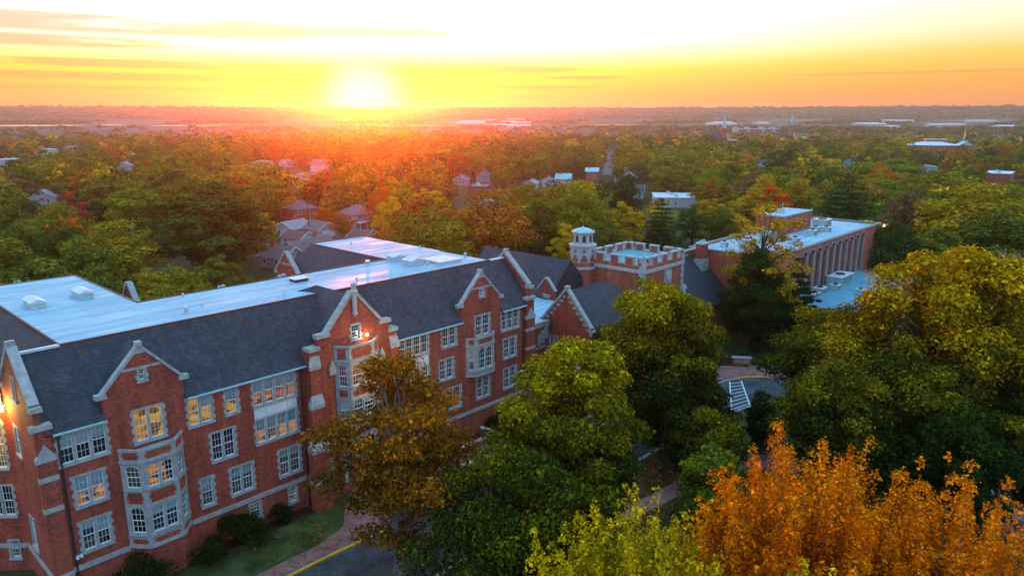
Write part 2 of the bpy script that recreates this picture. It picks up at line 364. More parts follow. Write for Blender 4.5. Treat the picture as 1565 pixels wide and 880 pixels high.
def window(par, P, s0, s1, z0, z1, n=2, blind=.45, lit=None, arched=False, quoin=True, rows=2, cols=3, frame='stone', loc=(0, 0, ZW), trans=False):
    """stone surround with mullions; one pair of sashes, panes and a blind behind each light; a room box at the back"""
    b = MB(); a0, a1, c0, c1 = s0 + JB, s1 - JB, z0 + .2, z1 - JB
    b.pbox(P, s0, a0, z0 + .2, z1, -.16, .045); b.pbox(P, a1, s1, z0 + .2, z1, -.16, .045)
    b.pbox(P, a0, a1, c1, z1, -.16, .043); b.pbox(P, s0 - .06, s1 + .06, z0, z0 + .2, -.16, .12)
    mw = .17; w = (a1 - a0 - (n - 1) * mw) / n
    for i in range(1, n): b.pbox(P, a0 + i * w + (i - 1) * mw, a0 + i * w + i * mw, c0, c1, -.15, .03)
    if quoin:
        z = z0 + .32; k = 0
        while z + .3 < z1 + .02:
            for (q0, q1) in ((s0 - .12, s0), (s1, s1 + .12)): b.pbox(P, q0, q1, z, min(z + .34, z1), -.05, .04)
            z += .68
    if arched:
        for i in range(n):
            x0 = a0 + i * (w + mw); x1 = x0 + w; xm = (x0 + x1) / 2; hh = min(.42, w * .55)
            for sg, xe in ((-1, x0), (1, x1)):
                arc = [(xm + sg * w / 2 * math.cos(t), c1 - hh + hh * math.sin(t)) for t in np.linspace(0, math.pi / 2, 6)]
                pl = [(xe, c1)] + arc
                b.prism([P(p[0], p[1], -.12) for p in pl], [P(p[0], p[1], .025) for p in pl])
    W = b.build('window', frame, par, loc)
    zm = (c0 + c1) / 2
    for i in range(n):
        x0 = a0 + i * (w + mw); x1 = x0 + w
        for (q0, q1, dep) in ((zm - .03, c1, 0.0), (c0, zm + .03, -.035)):
            f = MB(); fw = .06; o0, o1 = -.115 + dep, -.07 + dep
            f.pbox(P, x0, x0 + fw, q0, q1, o0, o1); f.pbox(P, x1 - fw, x1, q0, q1, o0, o1)
            f.pbox(P, x0 + fw, x1 - fw, q0, q0 + fw + (.03 if dep else 0), o0, o1); f.pbox(P, x0 + fw, x1 - fw, q1 - fw, q1, o0, o1)
            for k in range(1, cols):
                x = x0 + fw + (x1 - x0 - 2 * fw) * k / cols; f.pbox(P, x - .009, x + .009, q0 + fw, q1 - fw, o0 + .01, o1 - .008)
            for k in range(1, rows):
                z = q0 + fw + (q1 - q0 - 2 * fw) * k / rows; f.pbox(P, x0 + fw, x1 - fw, z - .009, z + .009, o0 + .012, o1 - .010)
            f.build('sash', 'white', W)
            g = MB(); g.pbox(P, x0 + .03, x1 - .03, q0 + .03, q1 - .03, o0 + .002, o0 + .008); g.build('pane', 'glass', W)
        bl = blind[i] if isinstance(blind, (list, tuple)) else blind
        if bl > .02:
            g = MB(); g.pbox(P, x0 + .02, x1 - .02, c1 - (c1 - c0) * bl, c1 - .02, -.164, -.158); g.build('blind', 'blind', W)
    g = MB(); d = -1.0
    A = [P(a0 - .1, c0 - .05, -.36), P(a1 + .1, c0 - .05, -.36), P(a1 + .1, c1 + .05, -.36), P(a0 - .1, c1 + .05, -.36)]
    B = [P(a0 - .1, c0 - .05, d), P(a1 + .1, c0 - .05, d), P(a1 + .1, c1 + .05, d), P(a0 - .1, c1 + .05, d)]
    g.poly(B)
    for i in range(4): g.poly([A[i], A[(i + 1) % 4], B[(i + 1) % 4], B[i]])
    g.build('room', lit or 'room', W)
    return W
def coping(b, P, path, t=.21, o0=-.42, o1=.10, m=0):
    for (p, q) in zip(path[:-1], path[1:]):
        d = Vector((q[0] - p[0], q[1] - p[1])); L = d.length; d /= L; n = Vector((-d.y, d.x))
        if n.y < 0: n = -n
        pl = [(p[0], p[1]), (q[0], q[1]), (q[0] + n.x * t, q[1] + n.y * t), (p[0] + n.x * t, p[1] + n.y * t)]
        b.prism([P(x, z, o0) for x, z in pl], [P(x, z, o1) for x, z in pl], m)
def lamp_light(name, loc, energy, color, size=.15):
    d = bpy.data.lights.new(name, 'POINT'); d.energy = energy; d.color = color; d.shadow_soft_size = size
    o = bpy.data.objects.new(name, d); COL.objects.link(o); o.location = loc; return o

# ---------------- placement tables: x, y, height, crown radius ...
MID_TREES = [
  (28.1, 117.9, 14, 7.0, 'round', 'green', 'bushy green tree at the left picture edge behind the wide left roof block'),
  (37.5, 97.6, 15, 9.3, 'round', 'gold', 'golden olive tree just behind the wide white roof block at left'),
  (59.6, 100.4, 20, 15.3, 'round', 'dark', 'biggest dark green tree behind the long white roof'),
  (36.4, 76.9, 9, 5.3, 'round', 'gold', 'low golden tree peeking over the inner corner of the left roof block'),
  (64.2, 158.5, 18, 9.0, 'round', 'lime', 'bright green domed tree behind the big dark green tree'),
  (52.1, 177.1, 14, 8.8, 'sparse', 'russet', 'sparse tree with russet red leaves, left of the bright green domed tree'),
  (39.0, 165.1, 15, 6.8, 'round', 'green', 'dull green tree at the left picture edge, behind the bushy green one'),
  (221.7, 504.3, 16, 17.1, 'round', 'olive', 'broad olive tree behind the bright green dome'),
  (136.2, 224.9, 17, 19.4, 'round', 'gold', 'wide golden green tree left of the brick house gardens'),
  (115.6, 233.5, 15, 11.0, 'round', 'olive', 'olive tree wedged beside the wide golden green tree'),
  (146.1, 190.3, 15, 8.4, 'round', 'orange', 'orange tinted round tree above the hipped grey house'),
  (92.5, 79.1, 11, 5.4, 'round', 'orange', 'small orange brown tree right of the hipped grey house'),
  (92.0, 67.6, 18, 9.7, 'round', 'copper', 'copper green tree directly behind the far end of the white roof'),
  (101.9, 57.1, 19, 10.2, 'round', 'copper', 'tallest copper tree, just left of the slate roof by the turret'),
  (148.6, 72.5, 17, 13.3, 'round', 'olive', 'broad olive tree rising behind the octagonal turret'),
  (169.5, 67.8, 19, 7.6, 'round', 'dark', 'dark green pointed tree beside the far street'),
  (120.5, 49.2, 11, 4.6, 'round', 'yellow', 'bright yellow tree peeking out left of the octagonal turret'),
  (126.8, 43.1, 12, 5.4, 'round', 'green', 'feathery green tree right behind the octagonal turret'),
  (156.4, 46.1, 15, 6.1, 'pine', 'pinegreen', 'layered conifer behind the battlements of the square tower'),
  (171.4, 45.0, 11, 5.0, 'round', 'dark', 'rounded dark tree beyond the tall brick chimney'),
  (242.2, 76.7, 16, 7.6, 'round', 'lime', 'light green tree behind the white flat roofed shop'),
  (201.6, 35.6, 15, 6.6, 'round', 'red', 'fiery orange tree behind the brick rooftop penthouse'),
  (193.0, 40.0, 13, 7.0, 'round', 'gold', 'golden tree left of the fiery orange tree'),
  (201.2, 38.1, 18, 6.4, 'round', 'yellow', 'pale yellow tree rising behind the fiery orange one'),
  (206.8, 15.6, 20, 14.0, 'pine', 'pinegreen', 'huge dark pine with layered boughs behind the arcaded brick block'),
  (184.5, -7.4, 17, 8.7, 'round', 'brown', 'brownish thin crowned tree right of the huge dark pine'),
  (150.5, -13.5, 14, 5.5, 'round', 'dark', 'dark tree touching the lit end corner of the arcaded block'),
  (180.3, -20.3, 20, 12.2, 'round', 'gold', 'tall golden green tree at the right picture edge'),
  (120.5, -37.4, 15, 5.0, 'round', 'grey', 'grey green tree low at the right picture edge, under the tall golden one'),
  (395.7, 95.4, 15, 16.9, 'round', 'yellow', 'yellow topped tree left above the huge dark pine'),
  (389.2, 55.6, 15, 18.1, 'round', 'lime', 'yellow green tree right above the huge dark pine'),
  (291.9, 235.7, 14, 7.1, 'round', 'gold', 'narrow golden tree among the small houses in the middle'),
  (348.3, 263.2, 16, 14.5, 'round', 'copper', 'round copper tree behind the narrow golden one'),
  (125.7, 126.4, 14, 6.1, 'round', 'orange', 'orange tree behind the small orange brown one'),
  (236.5, 287.4, 15, 12.9, 'round', 'orange', 'hazy orange dome tree under the sun'),
  (118.0, 145.9, 7, 4.7, 'round', 'orange', 'small orange shrub like tree between two grey garages'),
  (112.3, 128.4, 7, 3.9, 'round', 'copper', 'small copper tree in front of the hipped grey house'),
]
HOUSES = [
  (128.0, 143.9, 10, 9, 5.4, 8.0, 10, 'hip', 'grey', 'mauve', 'hipped two storey grey house with a porch, left of the sunlit trees'),
  (121.7, 168.3, 9, 9, 5.6, 8.2, 80, 'hip', 'brick', 'mauve', 'two storey brick house with hipped roof behind the brown pole'),
  (105.8, 146.4, 9, 7, 2.7, 4.8, 20, 'gable', 'white', 'grey', 'low white house with pale grey roof left of the brown pole'),
  (110.6, 139.0, 8, 7, 2.6, 4.8, 95, 'gable', 'white', 'mauve', 'white garage with mauve roof right of the brown pole'),
  (97.4, 129.5, 8, 6, 2.4, 4.2, 100, 'gable', 'teal', 'brown', 'brown roofed garage with teal door behind the gabled house'),
  (85.7, 105.1, 14, 8, 3.2, 6.0, 15, 'cross', 'white', 'mauve', 'rambling mauve roofed house with white gable trim by the courtyard gable'),
  (77.9, 104.3, 9, 7, 2.9, 5.4, 100, 'gable', 'grey', 'mauve', 'steep gabled grey house left of the rambling mauve roofed house'),
  (110.2, 115.5, 6, 8, 2.7, 4.6, 105, 'gable', 'white', 'brown', 'small white gable garage just above the far corner of the white roof'),
  (258.7, 449.7, 26, 9, 3, 4.5, 40, 'flat', 'white', 'grey', 'long low white building left of the hazy white houses'),
  (276.6, 441.6, 10, 9, 3.4, 6, 10, 'gable', 'white', 'mauve', 'white house with gable end beside the long low white building'),
  (268.0, 382.2, 13, 10, 5.5, 8.5, 100, 'gable', 'white', 'mauve', 'big white gabled house in the orange haze'),
  (225.4, 333.3, 16, 9, 3.0, 4.6, 40, 'gable', 'white', 'mauve', 'pink roofed long house below the big white gabled house'),
  (262.6, 237.4, 12, 8, 3.2, 5.5, 40, 'gable', 'grey', 'mauve', 'grey house left of the narrow golden tree'),
  (287.0, 243.0, 12, 8, 3.8, 6.5, 30, 'hip', 'grey', 'mauve', 'mauve hip roofed house behind the narrow golden tree'),
  (236.3, 196.3, 14, 9, 3.2, 4, 35, 'flat', 'brown', 'mauve', 'low dark flat roofed building with a white end'),
  (289.5, 197.8, 14, 7, 3.0, 5, 40, 'gable', 'white', 'mauve', 'white row house right of the round green treetop'),
  (303.2, 198.1, 8, 8, 3.4, 6, 120, 'gable', 'white', 'teal', 'teal roofed white cottage left of the far street'),
  (275.0, 197.1, 10, 7, 2.8, 4.5, 30, 'gable', 'white', 'grey', 'pale cottage half hidden behind the round green treetop'),
  (335.0, 202.6, 7, 10, 5.6, 7.5, 125, 'gable', 'brick', 'teal', 'tall narrow brick house with teal gable on the left of the street'),
  (308.7, 160.8, 10, 9, 3.4, 6.2, 120, 'gable', 'teal', 'dark', 'teal gabled house on the right of the street'),
  (266.8, 127.1, 7, 9, 4.2, 6.5, 120, 'gable', 'white', 'dark', 'white house with black roof near the street end'),
  (328.6, 172.3, 15, 8, 3.8, 7, 35, 'gable', 'brown', 'dark', 'dark roofed long house behind the teal gabled house'),
  (257.9, 102.2, 20, 17, 3.6, 4.2, 35, 'flat', 'white', 'white', 'white flat roofed shop with rooftop boxes beyond the battlements'),
  (140.6, 628.9, 26, 9, 3.4, 4.5, 30, 'flat', 'white', 'white', 'low white building at the far left edge among trees'),
  (215.3, 806.9, 20, 10, 3.4, 5, 30, 'flat', 'white', 'white', 'second low white building behind the far left one'),
  (264.7, 888.1, 18, 10, 3.6, 5, 20, 'gable', 'white', 'grey', 'white roofed shed among trees beyond the left roof block'),
  (180.4, 495.0, 12, 9, 3.6, 6, 60, 'gable', 'white', 'grey', 'pale grey roofed house glimpsed between trees at left'),
  (453.7, 20.3, 22, 12, 6.0, 7.5, 5, 'flat', 'brick', 'white', 'red brick flat roofed block near the right picture edge'),
  (545.1, 76.2, 16, 9, 3, 4, 20, 'flat', 'white', 'grey', 'low pale building below the round fronted brick hall'),
  (582.4, 140.8, 10, 8, 3.2, 5, 20, 'gable', 'teal', 'dark', 'small teal house among the right hand trees'),
  (527.7, 186.1, 10, 8, 3.2, 5, 120, 'gable', 'white', 'dark', 'white house below the red brick church'),
  (191.7, 146.7, 6, 6, 2.7, 4.5, 30, 'gable', 'white', 'grey', 'tiny pale shed between orange and green trees'),
  (78.8, 300.4, 11, 9, 3.4, 6, 70, 'gable', 'white', 'grey', 'grey roofed house glimpsed behind the russet tree'),
  (74.3, 186.0, 10, 8, 3.2, 5.5, 60, 'gable', 'white', 'mauve', 'pale house glimpsed left of the big dark green tree'),
]
TOWN_TREES = [
  (18.7, 52.8, 13.7, 6.4, 'green', 'shorter green town tree above the wide left roof block, first row'),
  (27.4, 78.8, 15.1, 7.5, 'green', 'taller green town tree above the wide left roof block, first row'),
  (158.2, -18.9, 12.8, 7.1, 'green', 'shorter green town tree past the brick hall, first row'),
  (168.0, -29.8, 16.6, 10.0, 'green', 'taller green town tree past the brick hall, first row'),
  (74.1, 45.8, 18.1, 8.7, 'olive', 'olive town tree right of the sun glow, first row'),
  (133.6, 57.6, 17.1, 9.7, 'lime', 'light green town tree above the octagonal turret, first row'),
  (10.7, 65.9, 17.9, 10.4, 'green', 'green town tree beyond the far roof edge, first row'),
  (25.9, 44.9, 12.2, 6.2, 'olive', 'left olive town tree of two above the long white roof, first row'),
  (33.8, 57.9, 12.3, 6.4, 'olive', 'right olive town tree of two above the long white roof, first row'),
  (141.2, 170.1, 14.6, 8.1, 'green', 'shorter green town tree in the glow below the sun, third row'),
  (200.9, 254.3, 19.3, 8.7, 'green', 'taller green town tree in the glow below the sun, third row'),
  (44.3, 67.1, 11.5, 5.2, 'green', 'green town tree above the long white roof, first row'),
  (42.7, 200.4, 17.3, 8.1, 'olive', 'left olive town tree of three beyond the far roof edge, second row'),
  (32.1, 136.1, 12.3, 7.4, 'olive', 'middle olive town tree of three beyond the far roof edge, second row'),
  (41.1, 141.4, 14.8, 8.7, 'olive', 'right olive town tree of three beyond the far roof edge, second row'),
  (146.8, 51.7, 13.6, 6.7, 'gold', 'golden green town tree by the far street, second row'),
  (125.6, 63.9, 13.9, 6.6, 'dark', 'dark green town tree above the octagonal turret, first row'),
  (109.2, 169.4, 15.1, 8.7, 'lime', 'light green town tree left of the brown pole, second row'),
  (31.9, 106.2, 14.4, 6.5, 'dark', 'dark green town tree beyond the far roof edge, first row'),
  (165.5, 33.6, 12.2, 5.5, 'green', 'green town tree below the red brick church, second row'),
  (164.2, 194.3, 17.4, 9.2, 'lime', 'light green town tree in the glow below the sun, third row'),
  (76.8, 152.2, 17.8, 10.6, 'olive', 'olive town tree above the long white roof, second row'),
  (298.2, 212.9, 16.6, 9.8, 'lime', 'light green town tree above the octagonal turret, fourth row'),
  (274.0, 251.4, 17.3, 8.2, 'copper', 'copper brown town tree just left of the turret, fourth row'),
  (137.7, 182.9, 12.9, 6.0, 'dark', 'dark green town tree in the glow below the sun, third row'),
  (94.4, 344.9, 15.9, 9.4, 'gold', 'golden green town tree beyond the far roof edge, fourth row'),
  (275.2, 118.4, 14.0, 7.5, 'olive', 'leftmost olive town tree behind the white flat roofed shop, third row'),
  (288.8, 120.5, 14.8, 8.0, 'olive', 'second from left olive town tree behind the white flat roofed shop, third row'),
  (277.4, 107.7, 12.9, 7.7, 'olive', 'third from left olive town tree behind the white flat roofed shop, third row'),
  (294.9, 111.7, 15.9, 8.5, 'olive', 'fourth from left olive town tree behind the white flat roofed shop, third row'),
  (161.6, 154.1, 16.9, 7.7, 'gold', 'taller golden green town tree right of the sun glow, third row'),
  (188.4, 171.1, 12.0, 5.5, 'gold', 'shorter golden green town tree right of the sun glow, third row'),
  (227.1, 67.6, 13.5, 7.6, 'copper', 'copper brown town tree below the red brick church, second row'),
  (87.2, 274.5, 15.5, 7.4, 'orange', 'orange town tree above the wide left roof block, third row'),
  (277.2, 213.0, 15.2, 8.9, 'olive', 'olive town tree just left of the turret, fourth row'),
  (109.2, 257.4, 16.9, 9.2, 'lime', 'left light green town tree of two above the long white roof, third row'),
  (137.6, 291.9, 17.2, 7.7, 'lime', 'right light green town tree of two above the long white roof, third row'),
  (109.5, 101.3, 14.0, 6.2, 'yellow', 'taller yellow town tree right of the sun glow, second row'),
  (139.9, 123.0, 12.8, 7.2, 'yellow', 'shorter yellow town tree right of the sun glow, second row'),
  (170.6, 173.9, 17.9, 8.0, 'green', 'taller green town tree right of the sun glow, third row'),
  (176.5, 162.9, 10.2, 5.8, 'green', 'shorter green town tree right of the sun glow, third row'),
  (212.3, 33.2, 16.7, 7.7, 'gold', 'golden green town tree below the slender church spire, second row'),
  (85.8, 55.2, 15.3, 9.1, 'lime', 'light green town tree right of the sun glow, first row'),
  (263.5, 11.1, 14.8, 8.2, 'olive', 'shorter olive town tree past the brick hall, third row'),
  (297.7, 14.7, 16.0, 9.3, 'olive', 'taller olive town tree past the brick hall, third row'),
  (392.0, 112.6, 18.2, 9.4, 'dark', 'dark green town tree below the slender church spire, fourth row'),
  (79.4, 224.8, 14.5, 6.6, 'olive', 'left olive town tree of three above the wide left roof block, third row'),
  (74.3, 208.4, 14.7, 8.6, 'olive', 'middle olive town tree of three above the wide left roof block, third row'),
  (97.8, 276.4, 12.5, 7.3, 'olive', 'right olive town tree of three above the wide left roof block, third row'),
  (96.8, 313.5, 14.9, 7.0, 'olive', 'left olive town tree of three above the wide left roof block, fourth row'),
  (110.0, 344.4, 18.2, 10.4, 'olive', 'middle olive town tree of three above the wide left roof block, fourth row'),
  (112.8, 328.0, 16.7, 7.4, 'olive', 'right olive town tree of three above the wide left roof block, fourth row'),
  (76.5, 321.7, 14.6, 7.3, 'green', 'green town tree beyond the far roof edge, fourth row'),
  (400.1, 28.0, 15.3, 7.8, 'green', 'taller green town tree past the brick hall, fourth row'),
  (480.6, 18.1, 12.7, 6.3, 'green', 'shorter green town tree past the brick hall, fourth row'),
  (369.5, 193.2, 19.3, 10.3, 'gold', 'golden green town tree by the far street, fourth row'),
  (322.0, 245.1, 17.5, 9.9, 'green', 'leftmost green town tree above the octagonal turret, fourth row'),
  (382.6, 273.3, 19.4, 10.5, 'green', 'second from left green town tree above the octagonal turret, fourth row'),
  (338.1, 218.3, 15.4, 7.2, 'green', 'third from left green town tree above the octagonal turret, fourth row'),
  (372.2, 240.9, 18.2, 9.8, 'green', 'fourth from left green town tree above the octagonal turret, fourth row'),
  (351.3, 219.6, 15.0, 7.2, 'green', 'fifth from left green town tree above the octagonal turret, fourth row'),
  (104.4, 228.3, 15.7, 8.3, 'dark', 'dark green town tree above the long white roof, third row'),
  (90.1, 304.8, 14.0, 6.8, 'olive', 'olive town tree beyond the far roof edge, third row'),
  (101.2, 180.0, 15.6, 8.8, 'green', 'green town tree above the long white roof, second row'),
  (123.6, 186.1, 15.1, 7.2, 'olive', 'olive town tree left of the brown pole, third row'),
  (346.4, 183.0, 12.8, 6.9, 'olive', 'olive town tree by the far street, fourth row'),
  (311.8, 37.3, 16.8, 8.3, 'orange', 'orange town tree left of the round hall, third row'),
  (248.8, 192.8, 11.1, 5.2, 'olive', 'olive town tree just left of the turret, third row'),
  (427.1, 34.5, 18.8, 8.7, 'copper', 'taller copper brown town tree past the brick hall, fourth row'),
  (475.1, 33.2, 10.7, 6.4, 'copper', 'shorter copper brown town tree past the brick hall, fourth row'),
  (218.6, 50.4, 17.1, 7.8, 'brown', 'brown town tree below the red brick church, second row'),
  (369.6, 575.4, 17.3, 10.1, 'green', 'taller green town tree in the glow below the sun, distant row'),
  (264.0, 400.2, 14.5, 7.7, 'green', 'shorter green town tree in the glow below the sun, distant row'),
  (277.1, 86.3, 16.6, 9.0, 'green', 'green town tree below the red brick church, third row'),
  (416.1, 25.7, 12.1, 6.0, 'olive', 'shorter olive town tree past the brick hall, fourth row'),
  (491.9, 26.8, 15.0, 8.0, 'olive', 'taller olive town tree past the brick hall, fourth row'),
  (277.4, 464.2, 17.0, 7.6, 'orange', 'orange town tree left of the brown pole, distant row'),
  (162.9, 657.1, 18.6, 10.8, 'yellow', 'yellow town tree beyond the far roof edge, distant row'),
  (895.9, 166.0, 16.7, 9.6, 'olive', 'leftmost olive town tree past the brick hall, distant row'),
  (560.5, 81.6, 13.4, 8.0, 'olive', 'second from left olive town tree past the brick hall, distant row'),
  (920.5, 158.4, 15.3, 9.6, 'olive', 'third from left olive town tree past the brick hall, distant row'),
  (518.2, 20.9, 19.0, 9.5, 'olive', 'fourth from left olive town tree past the brick hall, distant row'),
  (429.0, 103.8, 18.8, 10.9, 'green', 'green town tree below the slender church spire, fourth row'),
  (150.4, 137.6, 14.1, 6.3, 'brown', 'brown town tree right of the sun glow, second row'),
  (149.7, 359.5, 15.7, 7.0, 'olive', 'left olive town tree of three above the long white roof, fourth row'),
  (149.9, 317.4, 17.4, 8.4, 'olive', 'middle olive town tree of three above the long white roof, fourth row'),
  (174.4, 349.4, 16.8, 8.8, 'olive', 'right olive town tree of three above the long white roof, fourth row'),
  (357.3, 57.1, 13.2, 7.5, 'green', 'shorter green town tree left of the round hall, fourth row'),
  (456.3, 87.2, 16.6, 9.2, 'green', 'taller green town tree left of the round hall, fourth row'),
  (15.3, 100.9, 17.9, 9.5, 'olive', 'olive town tree beyond the far roof edge, first row'),
  (301.6, 72.3, 14.9, 6.6, 'green', 'left green town tree of two below the slender church spire, third row'),
  (315.0, 58.6, 14.7, 7.8, 'green', 'right green town tree of two below the slender church spire, third row'),
  (230.3, 4.0, 14.9, 8.4, 'green', 'green town tree left of the round hall, second row'),
  (154.7, 91.8, 15.1, 7.3, 'olive', 'olive town tree above the octagonal turret, second row'),
  (211.6, 204.6, 15.0, 7.9, 'olive', 'olive town tree right of the sun glow, third row'),
  (219.1, -21.0, 17.5, 9.1, 'lime', 'light green town tree past the brick hall, second row'),
  (287.1, 271.4, 18.4, 9.6, 'lime', 'left light green town tree of three just left of the turret, fourth row'),
  (301.8, 269.1, 15.3, 7.8, 'lime', 'middle light green town tree of three just left of the turret, fourth row'),
  (318.6, 285.3, 16.9, 10.0, 'lime', 'right light green town tree of three just left of the turret, fourth row'),
  (54.4, 247.4, 15.8, 8.2, 'brown', 'brown town tree beyond the far roof edge, third row'),
  (63.1, 176.2, 12.8, 6.1, 'dark', 'dark green town tree above the wide left roof block, second row'),
  (178.8, 43.1, 12.5, 5.6, 'gold', 'golden green town tree below the red brick church, second row'),
  (271.0, 25.7, 15.7, 7.8, 'lime', 'light green town tree left of the round hall, third row'),
  (230.6, 241.6, 16.3, 9.4, 'dark', 'left dark green town tree of three right of the sun glow, fourth row'),
  (291.8, 316.3, 15.1, 7.2, 'dark', 'middle dark green town tree of three right of the sun glow, fourth row'),
  (266.9, 260.1, 15.9, 7.7, 'dark', 'right dark green town tree of three right of the sun glow, fourth row'),
  (203.0, 634.3, 17.3, 10.5, 'olive', 'left olive town tree of two above the wide left roof block, distant row'),
  (204.9, 520.1, 17.0, 9.6, 'olive', 'right olive town tree of two above the wide left roof block, distant row'),
  (306.6, 137.2, 16.6, 7.5, 'lime', 'light green town tree behind the white flat roofed shop, third row'),
  (177.2, 513.0, 17.1, 8.8, 'orange', 'orange town tree above the wide left roof block, distant row'),
  (524.6, 229.8, 18.5, 10.0, 'olive', 'left olive town tree of three below the red brick church, distant row'),
  (563.2, 212.9, 19.4, 9.2, 'olive', 'middle olive town tree of three below the red brick church, distant row'),
  (554.6, 192.7, 11.2, 5.3, 'olive', 'right olive town tree of three below the red brick church, distant row'),
  (304.2, 102.1, 17.5, 9.0, 'gold', 'taller golden green town tree below the red brick church, third row'),
  (327.3, 105.4, 15.1, 6.8, 'gold', 'shorter golden green town tree below the red brick church, third row'),
  (464.8, 298.4, 19.1, 9.1, 'gold', 'left golden green town tree of two by the far street, distant row'),
  (458.3, 256.5, 19.3, 9.3, 'gold', 'right golden green town tree of two by the far street, distant row'),
  (298.1, 487.4, 12.9, 6.6, 'olive', 'left olive town tree of three in the glow below the sun, distant row'),
  (289.6, 413.5, 16.4, 7.8, 'olive', 'middle olive town tree of three in the glow below the sun, distant row'),
  (358.8, 514.5, 16.5, 8.7, 'olive', 'right olive town tree of three in the glow below the sun, distant row'),
  (330.4, 77.3, 14.3, 7.1, 'dark', 'dark green town tree below the slender church spire, third row'),
  (268.2, 491.9, 17.4, 8.4, 'gold', 'golden green town tree left of the brown pole, distant row'),
  (214.9, 251.5, 14.5, 7.0, 'green', 'left green town tree of three right of the sun glow, fourth row'),
  (281.3, 328.3, 16.0, 8.2, 'green', 'middle green town tree of three right of the sun glow, fourth row'),
  (273.3, 273.1, 17.7, 9.9, 'green', 'right green town tree of three right of the sun glow, fourth row'),
  (129.8, 531.2, 12.6, 6.0, 'lime', 'shorter light green town tree beyond the far roof edge, distant row'),
  (265.4, 923.6, 15.9, 10.4, 'lime', 'taller light green town tree beyond the far roof edge, distant row'),
  (335.5, 154.6, 16.9, 9.7, 'lime', 'left light green town tree of three behind the white flat roofed shop, fourth row'),
  (433.4, 210.7, 15.6, 8.9, 'lime', 'middle light green town tree of three behind the white flat roofed shop, fourth row'),
  (388.3, 170.1, 16.6, 9.9, 'lime', 'right light green town tree of three behind the white flat roofed shop, fourth row'),
  (435.3, 65.9, 18.4, 9.0, 'brown', 'brown town tree left of the round hall, fourth row'),
  (209.6, 51.3, 12.3, 6.1, 'lime', 'light green town tree below the red brick church, second row'),
  (192.0, 369.8, 16.5, 8.5, 'lime', 'light green town tree above the long white roof, fourth row'),
  (368.0, 318.5, 18.6, 8.4, 'olive', 'olive town tree just left of the turret, distant row'),
  (651.5, 157.4, 16.7, 9.5, 'copper', 'copper brown town tree left of the round hall, distant row'),
  (205.9, 556.1, 14.7, 7.0, 'green', 'taller green town tree above the wide left roof block, distant row'),
  (191.1, 504.4, 10.0, 4.7, 'green', 'shorter green town tree above the wide left roof block, distant row'),
  (227.8, 451.3, 18.7, 8.3, 'yellow', 'yellow town tree above the long white roof, distant row'),
  (373.9, 86.4, 14.4, 8.1, 'olive', 'olive town tree below the slender church spire, fourth row'),
  (273.9, 401.0, 13.0, 6.3, 'gold', 'golden green town tree in the glow below the sun, distant row'),
  (79.4, 240.0, 12.0, 7.1, 'green', 'green town tree above the wide left roof block, third row'),
  (328.9, 221.9, 10.6, 4.8, 'olive', 'shorter olive town tree above the octagonal turret, fourth row'),
  (356.8, 239.6, 16.5, 9.0, 'olive', 'taller olive town tree above the octagonal turret, fourth row'),
  (270.3, 908.7, 14.9, 9.6, 'lime', 'shorter light green town tree above the wide left roof block, distant row'),
  (147.0, 467.4, 16.0, 7.1, 'lime', 'taller light green town tree above the wide left roof block, distant row'),
  (540.1, 167.1, 17.9, 8.5, 'green', 'left green town tree of two below the slender church spire, distant row'),
  (570.1, 150.0, 18.3, 9.9, 'green', 'right green town tree of two below the slender church spire, distant row'),
  (245.6, -4.4, 16.0, 7.2, 'olive', 'olive town tree past the brick hall, second row'),
  (118.8, 270.3, 16.9, 8.8, 'olive', 'olive town tree above the long white roof, third row'),
  (146.0, 367.6, 13.3, 6.9, 'lime', 'light green town tree above the wide left roof block, fourth row'),
  (275.5, 355.3, 17.7, 9.8, 'lime', 'light green town tree in the glow below the sun, fourth row'),
  (566.2, 38.8, 18.2, 8.4, 'copper', 'copper brown town tree past the brick hall, distant row'),
  (221.0, 488.0, 17.5, 8.7, 'gold', 'golden green town tree above the long white roof, distant row'),
  (155.1, 695.7, 13.1, 7.3, 'dark', 'shorter dark green town tree beyond the far roof edge, distant row'),
  (220.4, 829.4, 14.4, 9.3, 'dark', 'taller dark green town tree beyond the far roof edge, distant row'),
  (280.9, 661.3, 18.0, 10.8, 'copper', 'copper brown town tree above the long white roof, distant row'),
  (336.0, 361.4, 17.4, 8.4, 'olive', 'olive town tree right of the sun glow, distant row'),
  (477.0, 198.4, 17.2, 7.9, 'green', 'leftmost green town tree below the red brick church, distant row'),
  (497.0, 203.5, 17.3, 9.9, 'green', 'second from left green town tree below the red brick church, distant row'),
  (532.5, 201.2, 14.7, 7.6, 'green', 'third from left green town tree below the red brick church, distant row'),
  (578.1, 209.0, 17.1, 9.0, 'green', 'fourth from left green town tree below the red brick church, distant row'),
  (672.1, 147.7, 19.3, 10.8, 'brown', 'brown town tree left of the round hall, distant row'),
  (329.0, -13.1, 16.4, 9.6, 'brown', 'brown town tree past the brick hall, third row'),
  (238.7, 312.2, 17.6, 10.5, 'green', 'green town tree in the glow below the sun, fourth row'),
  (420.5, 59.5, 15.9, 9.4, 'olive', 'olive town tree left of the round hall, fourth row'),
  (202.2, -23.4, 16.6, 9.3, 'green', 'green town tree past the brick hall, second row'),
  (140.7, 148.9, 12.5, 5.6, 'dark', 'dark green town tree right of the sun glow, second row'),
  (291.3, 518.5, 15.7, 7.3, 'olive', 'shorter olive town tree left of the brown pole, distant row'),
  (351.1, 596.2, 17.9, 11.7, 'olive', 'taller olive town tree left of the brown pole, distant row'),
  (326.7, 87.9, 13.1, 6.5, 'lime', 'shorter light green town tree below the slender church spire, third row'),
  (265.1, 53.7, 14.1, 7.0, 'lime', 'taller light green town tree below the slender church spire, third row'),
